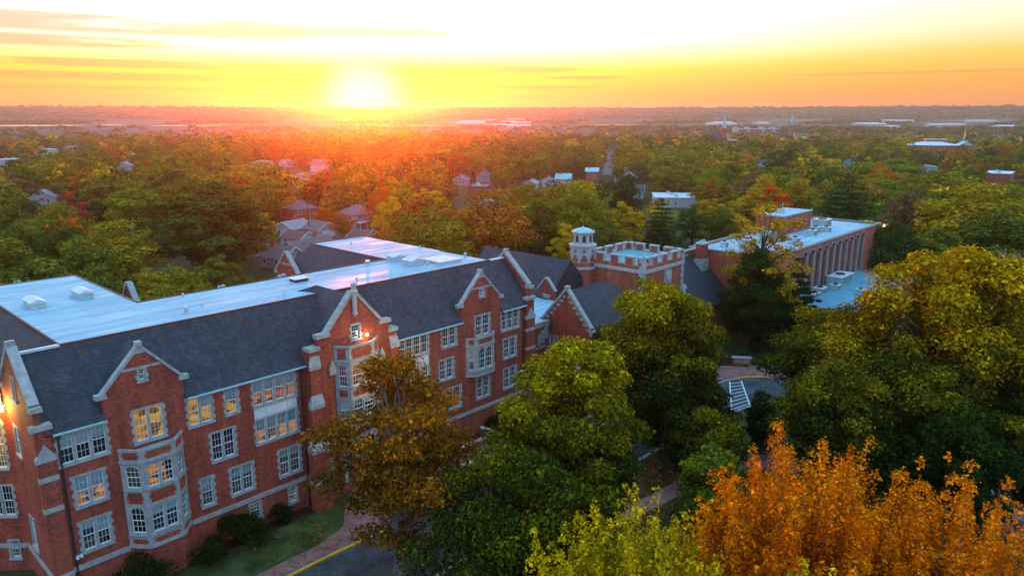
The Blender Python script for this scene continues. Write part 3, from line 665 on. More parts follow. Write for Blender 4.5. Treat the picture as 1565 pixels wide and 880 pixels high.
  (351.7, 19.8, 12.7, 6.7, 'lime', 'light green town tree past the brick hall, third row'),
  (98.5, 358.9, 16.3, 9.4, 'olive', 'left olive town tree of two beyond the far roof edge, fourth row'),
  (130.6, 441.4, 15.6, 8.7, 'olive', 'right olive town tree of two beyond the far roof edge, fourth row'),
  (919.1, 139.7, 11.6, 6.5, 'dark', 'shorter dark green town tree past the brick hall, distant row'),
  (549.4, 43.2, 16.0, 8.3, 'dark', 'taller dark green town tree past the brick hall, distant row'),
  (394.5, 154.8, 14.5, 8.6, 'green', 'green town tree below the red brick church, fourth row'),
  (433.5, 183.3, 15.1, 7.7, 'lime', 'left light green town tree of three below the red brick church, fourth row'),
  (420.6, 162.4, 16.9, 8.1, 'lime', 'middle light green town tree of three below the red brick church, fourth row'),
  (440.4, 158.9, 12.7, 6.8, 'lime', 'right light green town tree of three below the red brick church, fourth row'),
  (390.7, 460.4, 19.2, 9.4, 'copper', 'taller copper brown town tree right of the sun glow, distant row'),
  (458.8, 501.0, 17.5, 10.8, 'copper', 'shorter copper brown town tree right of the sun glow, distant row'),
  (663.7, 196.5, 18.1, 11.7, 'brown', 'brown town tree below the slender church spire, distant row'),
  (355.3, 173.9, 12.9, 6.8, 'green', 'shorter green town tree behind the white flat roofed shop, fourth row'),
  (352.0, 145.5, 15.6, 7.3, 'green', 'taller green town tree behind the white flat roofed shop, fourth row'),
  (139.9, 419.2, 16.5, 8.6, 'green', 'green town tree above the wide left roof block, fourth row'),
  (291.1, 354.8, 16.9, 7.6, 'copper', 'copper brown town tree right of the sun glow, fourth row'),
  (308.3, 368.9, 18.4, 10.6, 'dark', 'dark green town tree right of the sun glow, distant row'),
  (279.0, 76.5, 14.5, 6.5, 'olive', 'olive town tree below the red brick church, third row'),
  (557.3, 111.6, 17.5, 8.9, 'lime', 'light green town tree left of the round hall, distant row'),
  (877.2, 163.4, 13.6, 7.8, 'lime', 'shorter light green town tree past the brick hall, distant row'),
  (688.7, 60.0, 18.5, 9.9, 'lime', 'taller light green town tree past the brick hall, distant row'),
  (284.5, 19.7, 14.2, 6.9, 'olive', 'left olive town tree of two left of the round hall, third row'),
  (314.4, 25.9, 14.0, 8.3, 'olive', 'right olive town tree of two left of the round hall, third row'),
  (172.4, 322.5, 12.4, 7.2, 'olive', 'taller olive town tree left of the brown pole, fourth row'),
  (219.0, 403.8, 10.3, 5.6, 'olive', 'shorter olive town tree left of the brown pole, fourth row'),
  (223.4, 619.1, 17.4, 10.0, 'gold', 'left golden green town tree of three above the wide left roof block, distant row'),
  (275.5, 719.0, 18.9, 12.4, 'gold', 'middle golden green town tree of three above the wide left roof block, distant row'),
  (257.8, 659.2, 18.3, 11.3, 'gold', 'right golden green town tree of three above the wide left roof block, distant row'),
  (485.5, 34.7, 13.5, 6.4, 'lime', 'light green town tree past the brick hall, fourth row'),
  (795.5, 205.0, 19.3, 12.7, 'olive', 'left olive town tree of two left of the round hall, distant row'),
  (579.9, 110.4, 18.9, 9.7, 'olive', 'right olive town tree of two left of the round hall, distant row'),
  (390.6, 381.7, 18.2, 9.6, 'gold', 'left golden green town tree of two just left of the turret, distant row'),
  (557.9, 545.3, 19.1, 11.7, 'gold', 'right golden green town tree of two just left of the turret, distant row'),
  (579.8, 412.6, 19.4, 12.7, 'brown', 'brown town tree above the octagonal turret, distant row'),
  (250.8, 473.8, 15.7, 9.0, 'lime', 'light green town tree left of the brown pole, distant row'),
  (312.0, 497.8, 14.8, 8.2, 'copper', 'copper brown town tree in the glow below the sun, distant row'),
  (195.7, 468.7, 15.7, 7.5, 'lime', 'shorter light green town tree above the long white roof, distant row'),
  (297.5, 585.6, 19.4, 13.1, 'lime', 'taller light green town tree above the long white roof, distant row'),
  (502.5, 83.6, 17.9, 8.8, 'gold', 'left golden green town tree of two left of the round hall, distant row'),
  (772.3, 157.0, 17.2, 10.4, 'gold', 'right golden green town tree of two left of the round hall, distant row'),
  (512.3, 480.4, 17.7, 10.0, 'green', 'left green town tree of two just left of the turret, distant row'),
  (413.4, 356.0, 18.1, 9.9, 'green', 'right green town tree of two just left of the turret, distant row'),
  (240.6, 526.8, 18.2, 9.4, 'olive', 'left olive town tree of two above the long white roof, distant row'),
  (293.4, 639.8, 17.8, 11.0, 'olive', 'right olive town tree of two above the long white roof, distant row'),
  (463.8, 369.1, 17.2, 9.9, 'olive', 'olive town tree above the octagonal turret, distant row'),
  (617.5, 71.9, 15.5, 7.6, 'brown', 'brown town tree past the brick hall, distant row'),
  (121.4, 213.3, 13.4, 6.9, 'dark', 'dark green town tree left of the brown pole, third row'),
  (865.3, 142.2, 9.9, 6.2, 'green', 'green town tree past the brick hall, distant row'),
  (303.6, 253.5, 11.5, 5.8, 'green', 'green town tree just left of the turret, fourth row'),
  (223.1, 420.3, 14.8, 8.0, 'green', 'green town tree left of the brown pole, distant row'),
  (442.0, 281.6, 12.3, 6.9, 'olive', 'shorter olive town tree by the far street, distant row'),
  (708.3, 437.3, 17.9, 10.3, 'olive', 'taller olive town tree by the far street, distant row'),
  (667.7, 445.7, 18.8, 10.7, 'green', 'taller green town tree by the far street, distant row'),
  (426.1, 234.1, 17.6, 10.0, 'green', 'shorter green town tree by the far street, distant row'),
  (636.9, 223.0, 16.8, 11.6, 'copper', 'taller copper brown town tree below the slender church spire, distant row'),
  (480.9, 139.3, 15.0, 7.6, 'copper', 'shorter copper brown town tree below the slender church spire, distant row'),
  (737.2, 208.5, 17.7, 10.8, 'lime', 'light green town tree below the slender church spire, distant row'),
  (471.2, 588.9, 18.1, 10.2, 'green', 'left green town tree of two right of the sun glow, distant row'),
  (371.9, 380.1, 17.8, 8.2, 'green', 'right green town tree of two right of the sun glow, distant row'),
  (496.8, 227.4, 16.5, 8.2, 'lime', 'light green town tree behind the white flat roofed shop, distant row'),
  (553.6, 283.1, 16.5, 8.5, 'dark', 'dark green town tree behind the white flat roofed shop, distant row'),
  (142.1, 653.5, 10.1, 6.1, 'copper', 'copper brown town tree beyond the far roof edge, distant row'),
  (273.2, 307.6, 12.8, 6.7, 'lime', 'light green town tree right of the sun glow, fourth row'),
  (497.0, 346.2, 17.6, 9.6, 'yellow', 'yellow town tree above the octagonal turret, distant row'),
  (661.3, 303.8, 18.1, 11.0, 'dark', 'dark green town tree below the red brick church, distant row'),
  (291.0, 388.0, 18.1, 8.3, 'orange', 'orange town tree in the glow below the sun, distant row'),
  (90.5, 199.6, 13.7, 7.5, 'green', 'green town tree above the long white roof, third row'),
  (182.0, 200.9, 13.9, 8.3, 'copper', 'copper brown town tree right of the sun glow, third row'),
  (284.1, 425.3, 16.1, 8.4, 'lime', 'light green town tree in the glow below the sun, distant row'),
  (401.0, -1.0, 16.9, 8.0, 'gold', 'golden green town tree past the brick hall, fourth row'),
  (311.7, 218.2, 13.9, 7.1, 'copper', 'copper brown town tree above the octagonal turret, fourth row'),
  (136.1, 303.0, 17.1, 7.7, 'dark', 'dark green town tree above the long white roof, fourth row'),
  (659.0, 69.2, 15.6, 7.6, 'gold', 'golden green town tree past the brick hall, distant row'),
  (390.4, 139.5, 14.3, 7.4, 'olive', 'olive town tree below the red brick church, fourth row'),
  (339.3, 376.3, 16.1, 8.8, 'lime', 'light green town tree right of the sun glow, distant row'),
  (574.2, 93.6, 14.0, 8.3, 'green', 'green town tree left of the round hall, distant row'),
  (485.2, 408.8, 18.2, 10.6, 'copper', 'copper brown town tree just left of the turret, distant row'),
  (521.5, 249.1, 16.9, 8.0, 'green', 'green town tree behind the white flat roofed shop, distant row'),
  (595.7, 332.7, 17.1, 9.5, 'dark', 'dark green town tree by the far street, distant row'),
  (246.9, 975.2, 18.7, 12.6, 'green', 'green town tree beyond the far roof edge, distant row'),
  (342.6, 228.8, 13.8, 6.6, 'gold', 'golden green town tree above the octagonal turret, fourth row'),
]
CN = ['olive', 'olive', 'olive', 'olive', 'olive', 'olive', 'olive', 'olive', 'green', 'green', 'green', 'green', 'green', 'green', 'green', 'lime', 'lime', 'lime', 'lime', 'lime', 'gold', 'gold', 'gold', 'gold', 'dark', 'dark', 'dark', 'copper', 'copper', 'orange', 'brown', 'yellow']

# ================================================================ the large brick hall
Z0 = (0, 0, ZW)
hall = thing('school_hall', (0, 0, 0), 'long three storey red brick hall with stone gables and white flat roof', 'building')
FR = plane(0, 0, 52, 0); WE = plane(0, 8, 0, 0)          # front wall; west end wall (s runs from the back to the front)
# openings of the front wall: s0, s1, z0, z1, lights, blind, lit
FW = [
 (1.10, 4.50, 8.13, 10.88, 3, (.55, .5, .45), None), (1.75, 4.0, 4.6, 7.25, 2, (.62, .5), 'lit_o'), (1.77, 3.95, .95, 3.62, 2, (.25, .5), None),
 (6.25, 8.65, 8.12, 11.0, 2, 0, 'lit_y'), (10.35, 12.5, 8.12, 10.86, 2, (.1, .42), 'lit_y'), (13.43, 14.7, 8.22, 10.84, 1, .5, 'lit_y'),
 (11.95, 14.15, 4.5, 7.28, 2, 0, None), (10.75, 11.95, .85, 3.62, 1, .45, None), (13.3, 15.5, .85, 3.62, 2, (.4, .4), None), (17.82, 20.1, .85, 3.65, 2, (.3, .3), None),
 (15.9, 20.1, 8.15, 10.84, 4, (.5, .52, .5, .48), 'lit_o'), (15.9, 20.1, 4.7, 7.2, 4, (.5, .52, .5, .5), 'lit_o'),
 (31.6, 35.7, 8.4, 10.92, 4, 0, 'lit_y'), (31.6, 35.7, 4.75, 7.3, 4, (0, 0, .3, .3), 'lit_y'), (31.8, 34.1, .95, 3.7, 2, .3, None),
 (37.45, 39.7, 8.4, 10.88, 2, (.4, .4), None), (37.0, 39.2, 4.75, 7.3, 2, .3, None), (37.95, 40.25, 1.05, 3.8, 2, (.5, .3), None),
 (42.45, 44.85, 8.5, 11.15, 2, (.45, .45), 'lit_y'), (42.55, 44.75, 1.1, 3.78, 2, (.4, .3), None),
 (46.6, 49.8, 8.25, 10.9, 3, (.45, .45, .45), 'lit_y'), (47.0, 49.3, 4.8, 7.45, 2, (.2, .2), None), (47.0, 49.3, 1.05, 3.8, 2, (.45, .3), None)]
SM = [(7.0, 7.7, 12.98, 14.2), (43.15, 44.0, 12.98, 14.2)]
BS = [(7.2, 8.25, -2.62, -.78), (14.7, 15.95, -2.1, -.32), (18.48, 19.55, -2.05, -.25), (34.0, 35.2, -2.1, -.4)]
front = [(0, -2.95), (52, -2.95), (52, 11), (46.55, 11), (46.55, 12.55), (43.47, 15.75), (40.4, 12.55), (40.4, 11), (10.3, 11), (10.3, 12.5), (7.37, 15.7), (4.42, 12.5), (4.42, 11), (0, 11)]
b = MB(); wall(b, FR, front, [hole(*w[:4]) for w in FW] + [hole(*w) for w in SM + BS]); b.build('wall', 'brick', hall, Z0)
for w in FW: window(hall, FR, *w[:4], n=w[4], blind=w[5], lit=w[6], quoin=w[4] < 4 or True)
for w in SM: window(hall, FR, *w, n=1, blind=0, rows=2, cols=2)
for k, w in enumerate(BS): window(hall, FR, *w, n=1, blind=.4, lit='lit_o' if k == 2 else None, quoin=False)
# panels between the tall windows
for (a, c, z0, z1) in ((15.95, 20.05, 7.2, 8.15), (31.65, 35.65, 7.3, 8.4)):
    b = MB()
    w = (c - a) / 4
    b.pbox(FR, a, c, z0, z1, -.1, .012)
    for i in range(4): b.pbox(FR, a + i * w + .12, a + (i + 1) * w - .12, z0 + .14, z1 - .12, .012, .045)
    b.build('spandrel_panel', 'spandrel', hall, Z0)
# stone string course with its gaps
b = MB()
for (a, c) in ((0, 5.0), (9.85, 20.9), (31.0, 52)): b.pbox(FR, a, c, -.16, .18, -.05, .12); b.pbox(FR, a, c, .18, .24, -.05, .06)
each(b, 'string_course', 'stone', hall, Z0)
# stone gable trim
for c, hw, zs, za in ((7.37, 2.98, 12.5, 15.7), (43.47, 3.1, 12.55, 15.75)):
    b = MB()
    coping(b, FR, [(c - hw - .02, zs + .02), (c, za + .05)]); coping(b, FR, [(c, za + .05), (c + hw + .02, zs + .02)])
    b.pbox(FR, c - hw - .42, c - hw + .35, zs - .08, zs + .26, -.44, .14); b.pbox(FR, c + hw - .35, c + hw + .42, zs - .08, zs + .26, -.44, .14)
    b.pbox(FR, c - .22, c + .22, za + .12, za + .48, -.4, .12)
    each(b, 'gable_coping', 'stone', hall, Z0)
    b = MB(); y = za - 1.62; x = (za - y) * hw / (za - zs) - .1
    b.pbox(FR, c - x, c + x, y, y + .2, -.1, .05); b.prism([FR(c - .42, za - .42, -.1), FR(c + .42, za - .42, -.1), FR(c, za + .02, -.1)], [FR(c - .42, za - .42, .06), FR(c + .42, za - .42, .06), FR(c, za + .02, .06)])
    b.build('gable_band', 'stone', hall, Z0)
# ---- end gables of the front range with thick stone copings
for xs, P in ((0, WE), (52, plane(52, 0, 52, 8))):
    w0 = xs == 0
    b = MB()
    f = (lambda y: 8 - y) if w0 else (lambda y: y)
    ol = [(f(0), -2.95), (f(8), -2.95), (f(8), 12.7), (f(7.6), 12.7), (f(4.1), 16.1), (f(.5), 12.7), (f(0), 12.7)]
    hs = [] if not w0 else [hole(8 - 6.1, 8 - 4.75, 7.6, 10.2), hole(8 - 5.9, 8 - 4.4, -.1, 2.8), hole(8 - 4.6, 8 - 3.6, 12.4, 14.4)]
    if not w0: ol = list(reversed(ol))
    wall(b, P, ol if not w0 else ol[::-1], hs, .42)
    b.build('wall', 'brick', hall, Z0)
    b = MB(); coping(b, P, [(f(.3), 13.0), (f(4.1), 16.45)], .3, -.55, .12); coping(b, P, [(f(7.9), 13.0), (f(4.1), 16.45)], .3, -.55, .12)
    b.pbox(P, min(f(-.25), f(.6)), max(f(-.25), f(.6)), 12.7, 13.05, -.6, .16); b.pbox(P, min(f(7.6), f(8.2)), max(f(7.6), f(8.2)), 12.7, 13.05, -.6, .16)
    b.pbox(P, f(4.1) - .22, f(4.1) + .22, 16.55, 17.0, -.5, .1)
    each(b, 'gable_coping', 'stone', hall, Z0)
    # corner pier with stepped stone caps
    b = MB(); x0, x1 = (-.25, .95) if w0 else (50.75, 52.25)
    b.box(x0, -.35, -2.95, x1, -.002, 9.2); b.box(x0 + .1, -.25, 9.2, x1 - .1, -.002, 11.4)
    b.build('corner_pier', 'brick', hall, Z0)
    b = MB()
    for z in (5.2, 7.55): b.box(x0 - .03, -.4, z, x1 + .03, -.003, z + .38)
    xm = (x0 + x1) / 2
    b.prism([(x0 - .06, -.42, 9.05), (x1 + .06, -.42, 9.05), (x1 + .06, -.42, 9.3), (xm, -.42, 10.35), (x0 - .06, -.42, 9.3)], [(x0 - .06, -.004, 9.05), (x1 + .06, -.004, 9.05), (x1 + .06, -.004, 9.3), (xm, -.004, 10.35), (x0 - .06, -.004, 9.3)])
    b.box(x0 - .1, -.42, 11.4, x1 + .05, .3, 11.75)
    b.box(x0 - .05, -.41, -.16, x1 + .05, -.005, .2)
    each(b, 'pier_cap', 'stone', hall, Z0)
window(hall, WE, 8 - 6.1, 8 - 4.75, 7.6, 10.2, n=1, blind=.5, arched=True, quoin=False); window(hall, WE, 8 - 5.9, 8 - 4.4, -.1, 2.8, n=1, blind=.5, arched=True, quoin=False)
window(hall, WE, 8 - 4.6, 8 - 3.6, 12.4, 14.4, n=1, blind=.3, quoin=False)
b = MB(); b.pbox(WE, .2, 8, -.86, -.5, -.05, .12); each(b, 'string_course', 'stone', hall, Z0)
# ---- west range behind: canted bay, wall
CB = plane(-2.6, 10.1, 0, 7.5); Lc = CB.L
b = MB(); wl = [(Lc - 2.5, Lc - .5, 5.84, 10.1), (Lc - 2.6, Lc - .5, 1.75, 4.65), (Lc - 1.65, Lc - .7, -1.97, -.12)]
wall(b, CB, rect(0, Lc, -2.95, 11.0), [hole(*w) for w in wl]); b.box(-2.59, 10.12, -2.95, .4, 12.5, 11.0)
b.build('wall', 'brick', hall, Z0)
window(hall, CB, *wl[0], n=2, blind=0, lit='lit_y', rows=4); window(hall, CB, *wl[1], n=2, blind=.2); window(hall, CB, *wl[2], n=1, blind=.1, quoin=False)
b = MB(); b.pbox(CB, -.1, Lc - .15, -.86, -.5, -.05, .10); b.pbox(CB, -.2, Lc - .1, 10.75, 11.15, -.3, .15); each(b, 'string_course', 'stone', hall, Z0)
b = MB(); b.box(.05, 8.05, -2.95, .4, 33.9, 10.95); b.box(-2.6, 12.5, -2.95, .05, 20, 11.0); b.box(.4, 33.55, -2.95, 16.2, 33.9, 10.95); b.box(15.85, 17.3, -2.95, 16.2, 33.55, 10.95)
b.box(16.2, 16.95, -2.95, 36.85, 17.3, 10.95); b.box(36.85, 17.3, -2.95, 37.2, 33.55, 10.95); b.box(36.85, 33.55, -2.95, 51.95, 33.9, 10.95); b.box(51.6, 8.05, -2.95, 51.95, 33.55, 10.95)
b.build('wall', 'brick', hall, Z0)
# ---- slopes of the slate roof
DK = 15.9
for (xa, xb, yy) in ((.45, 4.42, -.35), (4.42, 10.3, .30), (10.3, 21.3, -.35), (30.7, 40.4, -.35), (40.4, 46.55, .30), (46.55, 51.55, -.35)):
    zz = 10.9 + (yy + .35) * 5.0 / 4.55
    b = MB(); b.slab([(xa, yy, zz), (xb, yy, zz), (xb, 4.2, DK), (xa, 4.2, DK)], .16); b.build('roof', 'slate', hall, Z0)
b = MB(); b.slab([(21.3, -.05, 11.22), (30.7, -.05, 11.22), (30.7, 4.2, DK), (21.3, 4.2, DK)], .16); b.build('roof', 'slate', hall, Z0)
b = MB()
b.slab([(.45, 8.4, 11.3), (3.3, 8.4, 11.3), (3.3, 4.25, DK - .01), (.45, 4.25, DK - .01)], .16)
b.slab([(-.3, 8.3, 10.9), (-.3, 34.2, 10.9), (3.35, 30.95, DK), (3.35, 4.5, DK)], .16)
b.slab([(-.3, 34.2, 10.9), (16.4, 34.2, 10.9), (12.3, 30.95, DK), (3.35, 30.95, DK)], .16)
b.slab([(16.4, 34.2, 10.9), (16.4, 17.1, 10.9), (12.3, 13.45, DK), (12.3, 30.95, DK)], .16)
b.slab([(16.4, 17.1, 10.9), (36.7, 17.1, 10.9), (40.85, 13.45, DK), (12.3, 13.45, DK)], .16)
b.slab([(36.7, 17.1, 10.9), (36.7, 34.2, 10.9), (40.85, 30.0, DK), (40.85, 13.45, DK)], .16)
b.slab([(36.7, 34.2, 10.9), (52.3, 34.2, 10.9), (49.4, 30.0, DK), (40.85, 30.0, DK)], .16)
b.slab([(52.3, 34.2, 10.9), (52.3, 8.3, 10.9), (49.0, 4.5, DK), (49.4, 30.0, DK)], .16)
b.slab([(51.55, 8.4, 11.3), (49.0, 8.4, 11.3), (49.0, 4.25, DK - .01), (51.55, 4.25, DK - .01)], .16)
b.build('roof', 'slate', hall, Z0)
# little roofs behind the two small gables
def mslope(z): return -.35 + (z - 10.9) * 4.55 / 5.0
for c, hw, zs, za in ((7.37, 2.98, 12.35, 15.55), (43.47, 3.1, 12.4, 15.6)):
    b = MB()
    for sg in (-1, 1): b.slab([(c, .3, za), (c, mslope(za) + .1, za), (c + sg * hw, mslope(zs) + .1, zs), (c + sg * hw, .3, zs)], .12)
    b.build('roof', 'slate', hall, Z0)
    b = MB()
    for sg in (-1, 1):
        x0, x1 = sorted((c + sg * hw, c + sg * (hw - .2)))
        b.prism([(x0, .3, 10.9), (x0, mslope(zs), zs), (x0, .3, zs)], [(x1, .3, 10.9), (x1, mslope(zs), zs), (x1, .3, zs)])
    b.build('dormer_cheek', 'brick', hall, Z0)
# ---- white flat roof, in three sheets, with a metal edge
def deck(x0, y0, x1, y1):
    b = MB(); b.box(x0, y0, DK - .2, x1, y1, DK + .05); return b.build('flat_roof', 'membrane', hall, Z0)
deck(3.3, 4.3, 49.0, 13.4); deck(3.3, 13.4, 12.25, 30.9); deck(40.9, 13.4, 49.4, 29.95)
b = MB()
b.box(3.2, 4.14, DK - .1, 49.1, 4.3, DK + .13); b.box(3.2, 4.3, DK - .1, 3.34, 30.9, DK + .13); b.box(12.2, 13.35, DK - .1, 41.0, 13.5, DK + .13)
b.box(12.2, 13.5, DK - .1, 12.36, 31.0, DK + .13); b.box(3.2, 30.88, DK - .1, 12.36, 31.02, DK + .13); b.box(40.84, 13.5, DK - .1, 40.98, 30.05, DK + .13); b.box(40.98, 29.93, DK - .1, 49.5, 30.06, DK + .13)
each(b, 'roof_edge', 'trim', hall, Z0)
b = MB(); b.box(.5, 4.02, DK - .05, 3.25, 4.42, DK + .12); b.box(49.1, 4.02, DK - .05, 51.5, 4.42, DK + .12); each(b, 'ridge_cap', 'roof_white', hall, Z0)
b = MB(); b.box(.95, -.5, 10.78, 4.4, -.34, 10.9); b.box(10.35, -.5, 10.78, 21.0, -.34, 10.9); b.box(30.9, -.5, 10.78, 40.35, -.34, 10.9); b.box(46.6, -.5, 10.78, 50.7, -.34, 10.9); each(b, 'gutter', 'copper', hall, Z0)
for x, z0 in ((1.28, -2.9), (20.55, -2.9), (50.45, -2.9)):
    b = MB(); b.tube([(x, -.10, z0), (x, -.10, 10.8)], [.075, .075], 8); b.box(x - .16, -.3, 10.45, x + .16, -.004, 10.79); b.build('downpipe', 'dark', hall, Z0)
# rooftop fittings
def skyl(x, y, sx, sy, h=.55):
    b = MB(); b.box(x - sx, y - sy, DK + .05, x + sx, y + sy, DK + .05 + h); o = b.build('roof_hatch', 'unit', hall, Z0)
    b = MB(); b.prism([(x - sx - .12, y - sy - .1, DK + h), (x + sx + .12, y - sy - .1, DK + h), (x + sx + .12, y - sy - .1, DK + h + .12), (x, y - sy - .1, DK + h + .38), (x - sx - .12, y - sy - .1, DK + h + .12)],
                      [(x - sx - .12, y + sy + .1, DK + h), (x + sx + .12, y + sy + .1, DK + h), (x + sx + .12, y + sy + .1, DK + h + .12), (x, y + sy + .1, DK + h + .38), (x - sx - .12, y + sy + .1, DK + h + .12)])
    b.build('lid', 'roof_white', o)
skyl(5.4, 18.7, .55, 1.3); skyl(9.6, 19.6, .55, 1.3); skyl(41.2, 12.0, .9, .7, .6); skyl(41.0, 8.7, .9, .8, .6)
b = MB(); b.box(43.0, 6.2, DK + .05, 46.4, 9.4, DK + .32); b.box(42.9, 6.1, DK + .32, 46.5, 9.5, DK + .4); b.build('skylight', 'roof_white', hall, Z0)
b = MB(); b.box(26.6, 10.1, DK + .05, 28.1, 11.3, DK + .35); b.build('roof_hatch', 'trim', hall, Z0)
b = MB(); b.box(26.5, 10.0, DK + .35, 28.2, 11.4, DK + .42); b.build('hatch_lid', 'roof_white', hall, Z0)
for (x, y, h, r) in ((13.9, 6.8, .55, .16), (15.7, 7.7, .35, .07), (16.1, 12.6, .4, .08), (22.8, 5.9, .4, .08), (37.3, 12.4, .6, .2), (31.4, 6.2, .5, .1), (42.1, 7.4, .45, .12), (48.3, 7.6, .6, .14), (48.6, 16.5, .4, .08), (44.5, 26.0, .4, .08)):
    b = MB(); b.lathe([(r, .05), (r, h * .7), (r * 1.5, h * .72), (r * 1.3, h)], (x, y, DK), 10); b.build('roof_vent', 'zinc', hall, Z0)
# courtyard gable and the tips of the gables on the far side
def mini_gable(P, c, zb, zs, za, hw, small=False):
    b = MB(); wall(b, P, [(c - hw, zb), (c + hw, zb), (c + hw, zs), (c, za), (c - hw, zs)], (), .4); b.build('wall', 'brick', hall, Z0)
    b = MB(); coping(b, P, [(c - hw - .1, zs - .05), (c, za + .05)], .28, -.5, .1); coping(b, P, [(c, za + .05), (c + hw + .1, zs - .05)], .28, -.5, .1)
    b.pbox(P, c - hw - .4, c - hw + .3, zs - .3, zs + .05, -.5, .14); b.pbox(P, c + hw - .3, c + hw + .4, zs - .3, zs + .05, -.5, .14)
    x = hw * .48; z = zs + (za - zs) * .42; b.pbox(P, c - x, c + x, z, z + .2, -.1, .05)
    each(b, 'gable_coping', 'stone', hall, Z0)
mini_gable(plane(37.2, 40, 37.2, 20), 40 - 30.6, 9, 12.4, 15.1, 2.6)
mini_gable(plane(37.2, 40, 37.2, 10), 40 - 21.2, 9, 11.3, 13.0, 1.4)
mini_gable(plane(16.0, 10, 16.0, 40), 15.5, 9, 12.2, 15.3, 2.6)
mini_gable(plane(36, 17.2, 12, 17.2), 36 - 22.0, 9, 12.4, 15.25, 1.6); mini_gable(plane(36, 17.2, 12, 17.2), 36 - 29.0, 9, 12.4, 15.35, 1.6)
mini_gable(plane(14, 33.8, 0, 33.8), 6.4, 9, 12.4, 15.5, 2.2)
# ---- two canted bays on the front and the one over the entrance
def canted_bay(u0, u1, f0, f1, yw, yf, z0, z1, rows_, lit_rows, side=True, ped=.75):
    root = MB(); faces = [plane(u0, yw, f0, yf), plane(f0, yf, f1, yf), plane(f1, yf, u1, yw)]
    holes = []
    for k, P in enumerate(faces):
        L = P.L; mrg = .18 if k != 1 else .12
        hs = [(mrg, L - mrg, a, c) for (a, c) in rows_] if (k == 1 or L > .75) else []
        holes.append(hs); wall(root, P, rect(0, L, z0, z1), [hole(*h) for h in hs], .25)
    root.poly([(u0, yw, z1 - .3), (f0, yf, z1 - .3), (f1, yf, z1 - .3), (u1, yw, z1 - .3)]); root.poly([(u0, yw, z0), (f0, yf, z0), (f1, yf, z0), (u1, yw, z0)])
    bay = root.build('bay_window', 'stone', hall, Z0)
    t = MB()
    for P in faces:
        for zz, hh, oo in ((z1 - .06, .16, .1), (rows_[-1][1] + .12, .18, .12), (z0 - .02, .22, .1), (rows_[0][0] - .22, .12, .06)): t.pbox(P, -.03, P.L + .03, zz, zz + hh, -.1, oo)
    each(t, 'moulding', 'stone', bay)
    for k, P in enumerate(faces):
        bands = [(rows_[-1][1] + .42, z1 - .18)] + [(rows_[i][1] + .22, rows_[i + 1][0] - .18) for i in range(len(rows_) - 1)] + [(z0 + .3, rows_[0][0] - .3)]
        for (a, c) in bands:
            if c - a < .2 or P.L < .8: continue
            q = MB(); q.pbox(P, .34, P.L - .34, a, c, -.02, .016)
            if P.L > 1.6: q.pbox(P, .22, P.L - .22, a + (c - a) * .35, c - (c - a) * .25, -.02, .014)
            q.build('brick_panel', 'brick', bay)
        for h, lt in zip(holes[k], lit_rows):
            n = 2 if k == 1 else 1
            window(hall, P, *h, n=n, blind=(.62 if lt is None else 0) if k != 1 else (.35 if lt is None else .0), lit=lt if k == 1 else None, arched=True, quoin=False)
    return bay
bay1 = canted_bay(5.02, 9.78, 6.15, 8.62, -.001, -1.35, 0.05, 8.15, [(1.05, 3.55), (4.85, 7.0)], [None, 'lit_o'])
bay2 = canted_bay(41.0, 45.4, 41.95, 44.6, -.001, -.85, 4.35, 8.75, [(4.9, 7.65)], [None])
bay3 = canted_bay(23.6, 28.55, 24.45, 27.2, -.9, -2.1, 4.2, 12.15, [(4.9, 7.1), (8.1, 10.55)], [None, 'lit_o'])
# base under the first bay
b = MB(); b.prism([(5.1, 0, -2.95), (6.2, -1.28, -2.95), (8.57, -1.28, -2.95), (9.7, 0, -2.95)], [(5.1, 0, .05), (6.2, -1.28, .05), (8.57, -1.28, .05), (9.7, 0, .05)])
bb = b.build('wall', 'brick', hall, Z0)
# ---- central entrance pavilion
PV = plane(0, -.9, 52, -.9)
b = MB(); pw = [(25.5, 26.65, 12.25, 13.9), (22.1, 22.9, .2, 1.5)]
pv = [(21.1, -2.95), (30.85, -2.95), (30.85, 12.2), (29.95, 12.2), (29.95, 13.35), (29.0, 13.35), (26.0, 16.75), (23.0, 13.35), (22.05, 13.35), (22.05, 12.2), (21.1, 12.2)]
wall(b, PV, pv, [hole(*w) for w in pw] + [rect(24.4, 27.6, -1.6, 2.4)], .9)
b.box(21.1, 0, 10.5, 22.0, 1.6, 12.2); b.box(29.95, 0, 10.5, 30.85, 1.6, 12.2)
b.build('wall', 'brick', hall, Z0)
for w in pw: window(hall, PV, *w, n=1, blind=.0)
b = MB()
coping(b, PV, [(22.9, 13.35), (26.0, 16.85)], .3, -.5, .12); coping(b, PV, [(26.0, 16.85), (29.1, 13.35)], .3, -.5, .12)
b.pbox(PV, 21.85, 23.25, 13.25, 13.62, -.55, .16); b.pbox(PV, 28.75, 30.15, 13.25, 13.62, -.55, .16)
b.pbox(PV, 20.98, 22.15, 12.2, 12.55, -.9, .14); b.pbox(PV, 29.85, 30.97, 12.2, 12.55, -.9, .14)
each(b, 'gable_coping', 'stone', hall, Z0)
b = MB(); b.lathe([(.08, -.9), (.22, -.7), (.3, -.55), (.2, -.5), (.24, .2), (.27, 1.3), (.36, 1.4), (.36, 1.58), (.22, 1.66), (.26, 2.1), (.3, 2.2), (.12, 2.32)], (26.0, -1.05, 15.5), 8); b.build('finial', 'stone_w', hall, Z0)
b = MB()
for sg in (-1, 1): b.slab([(26, -.5, 16.6), (26, 5.2, 16.6), (26 + sg * 3.3, 5.2, 12.9), (26 + sg * 3.3, -.5, 12.9)], .14)
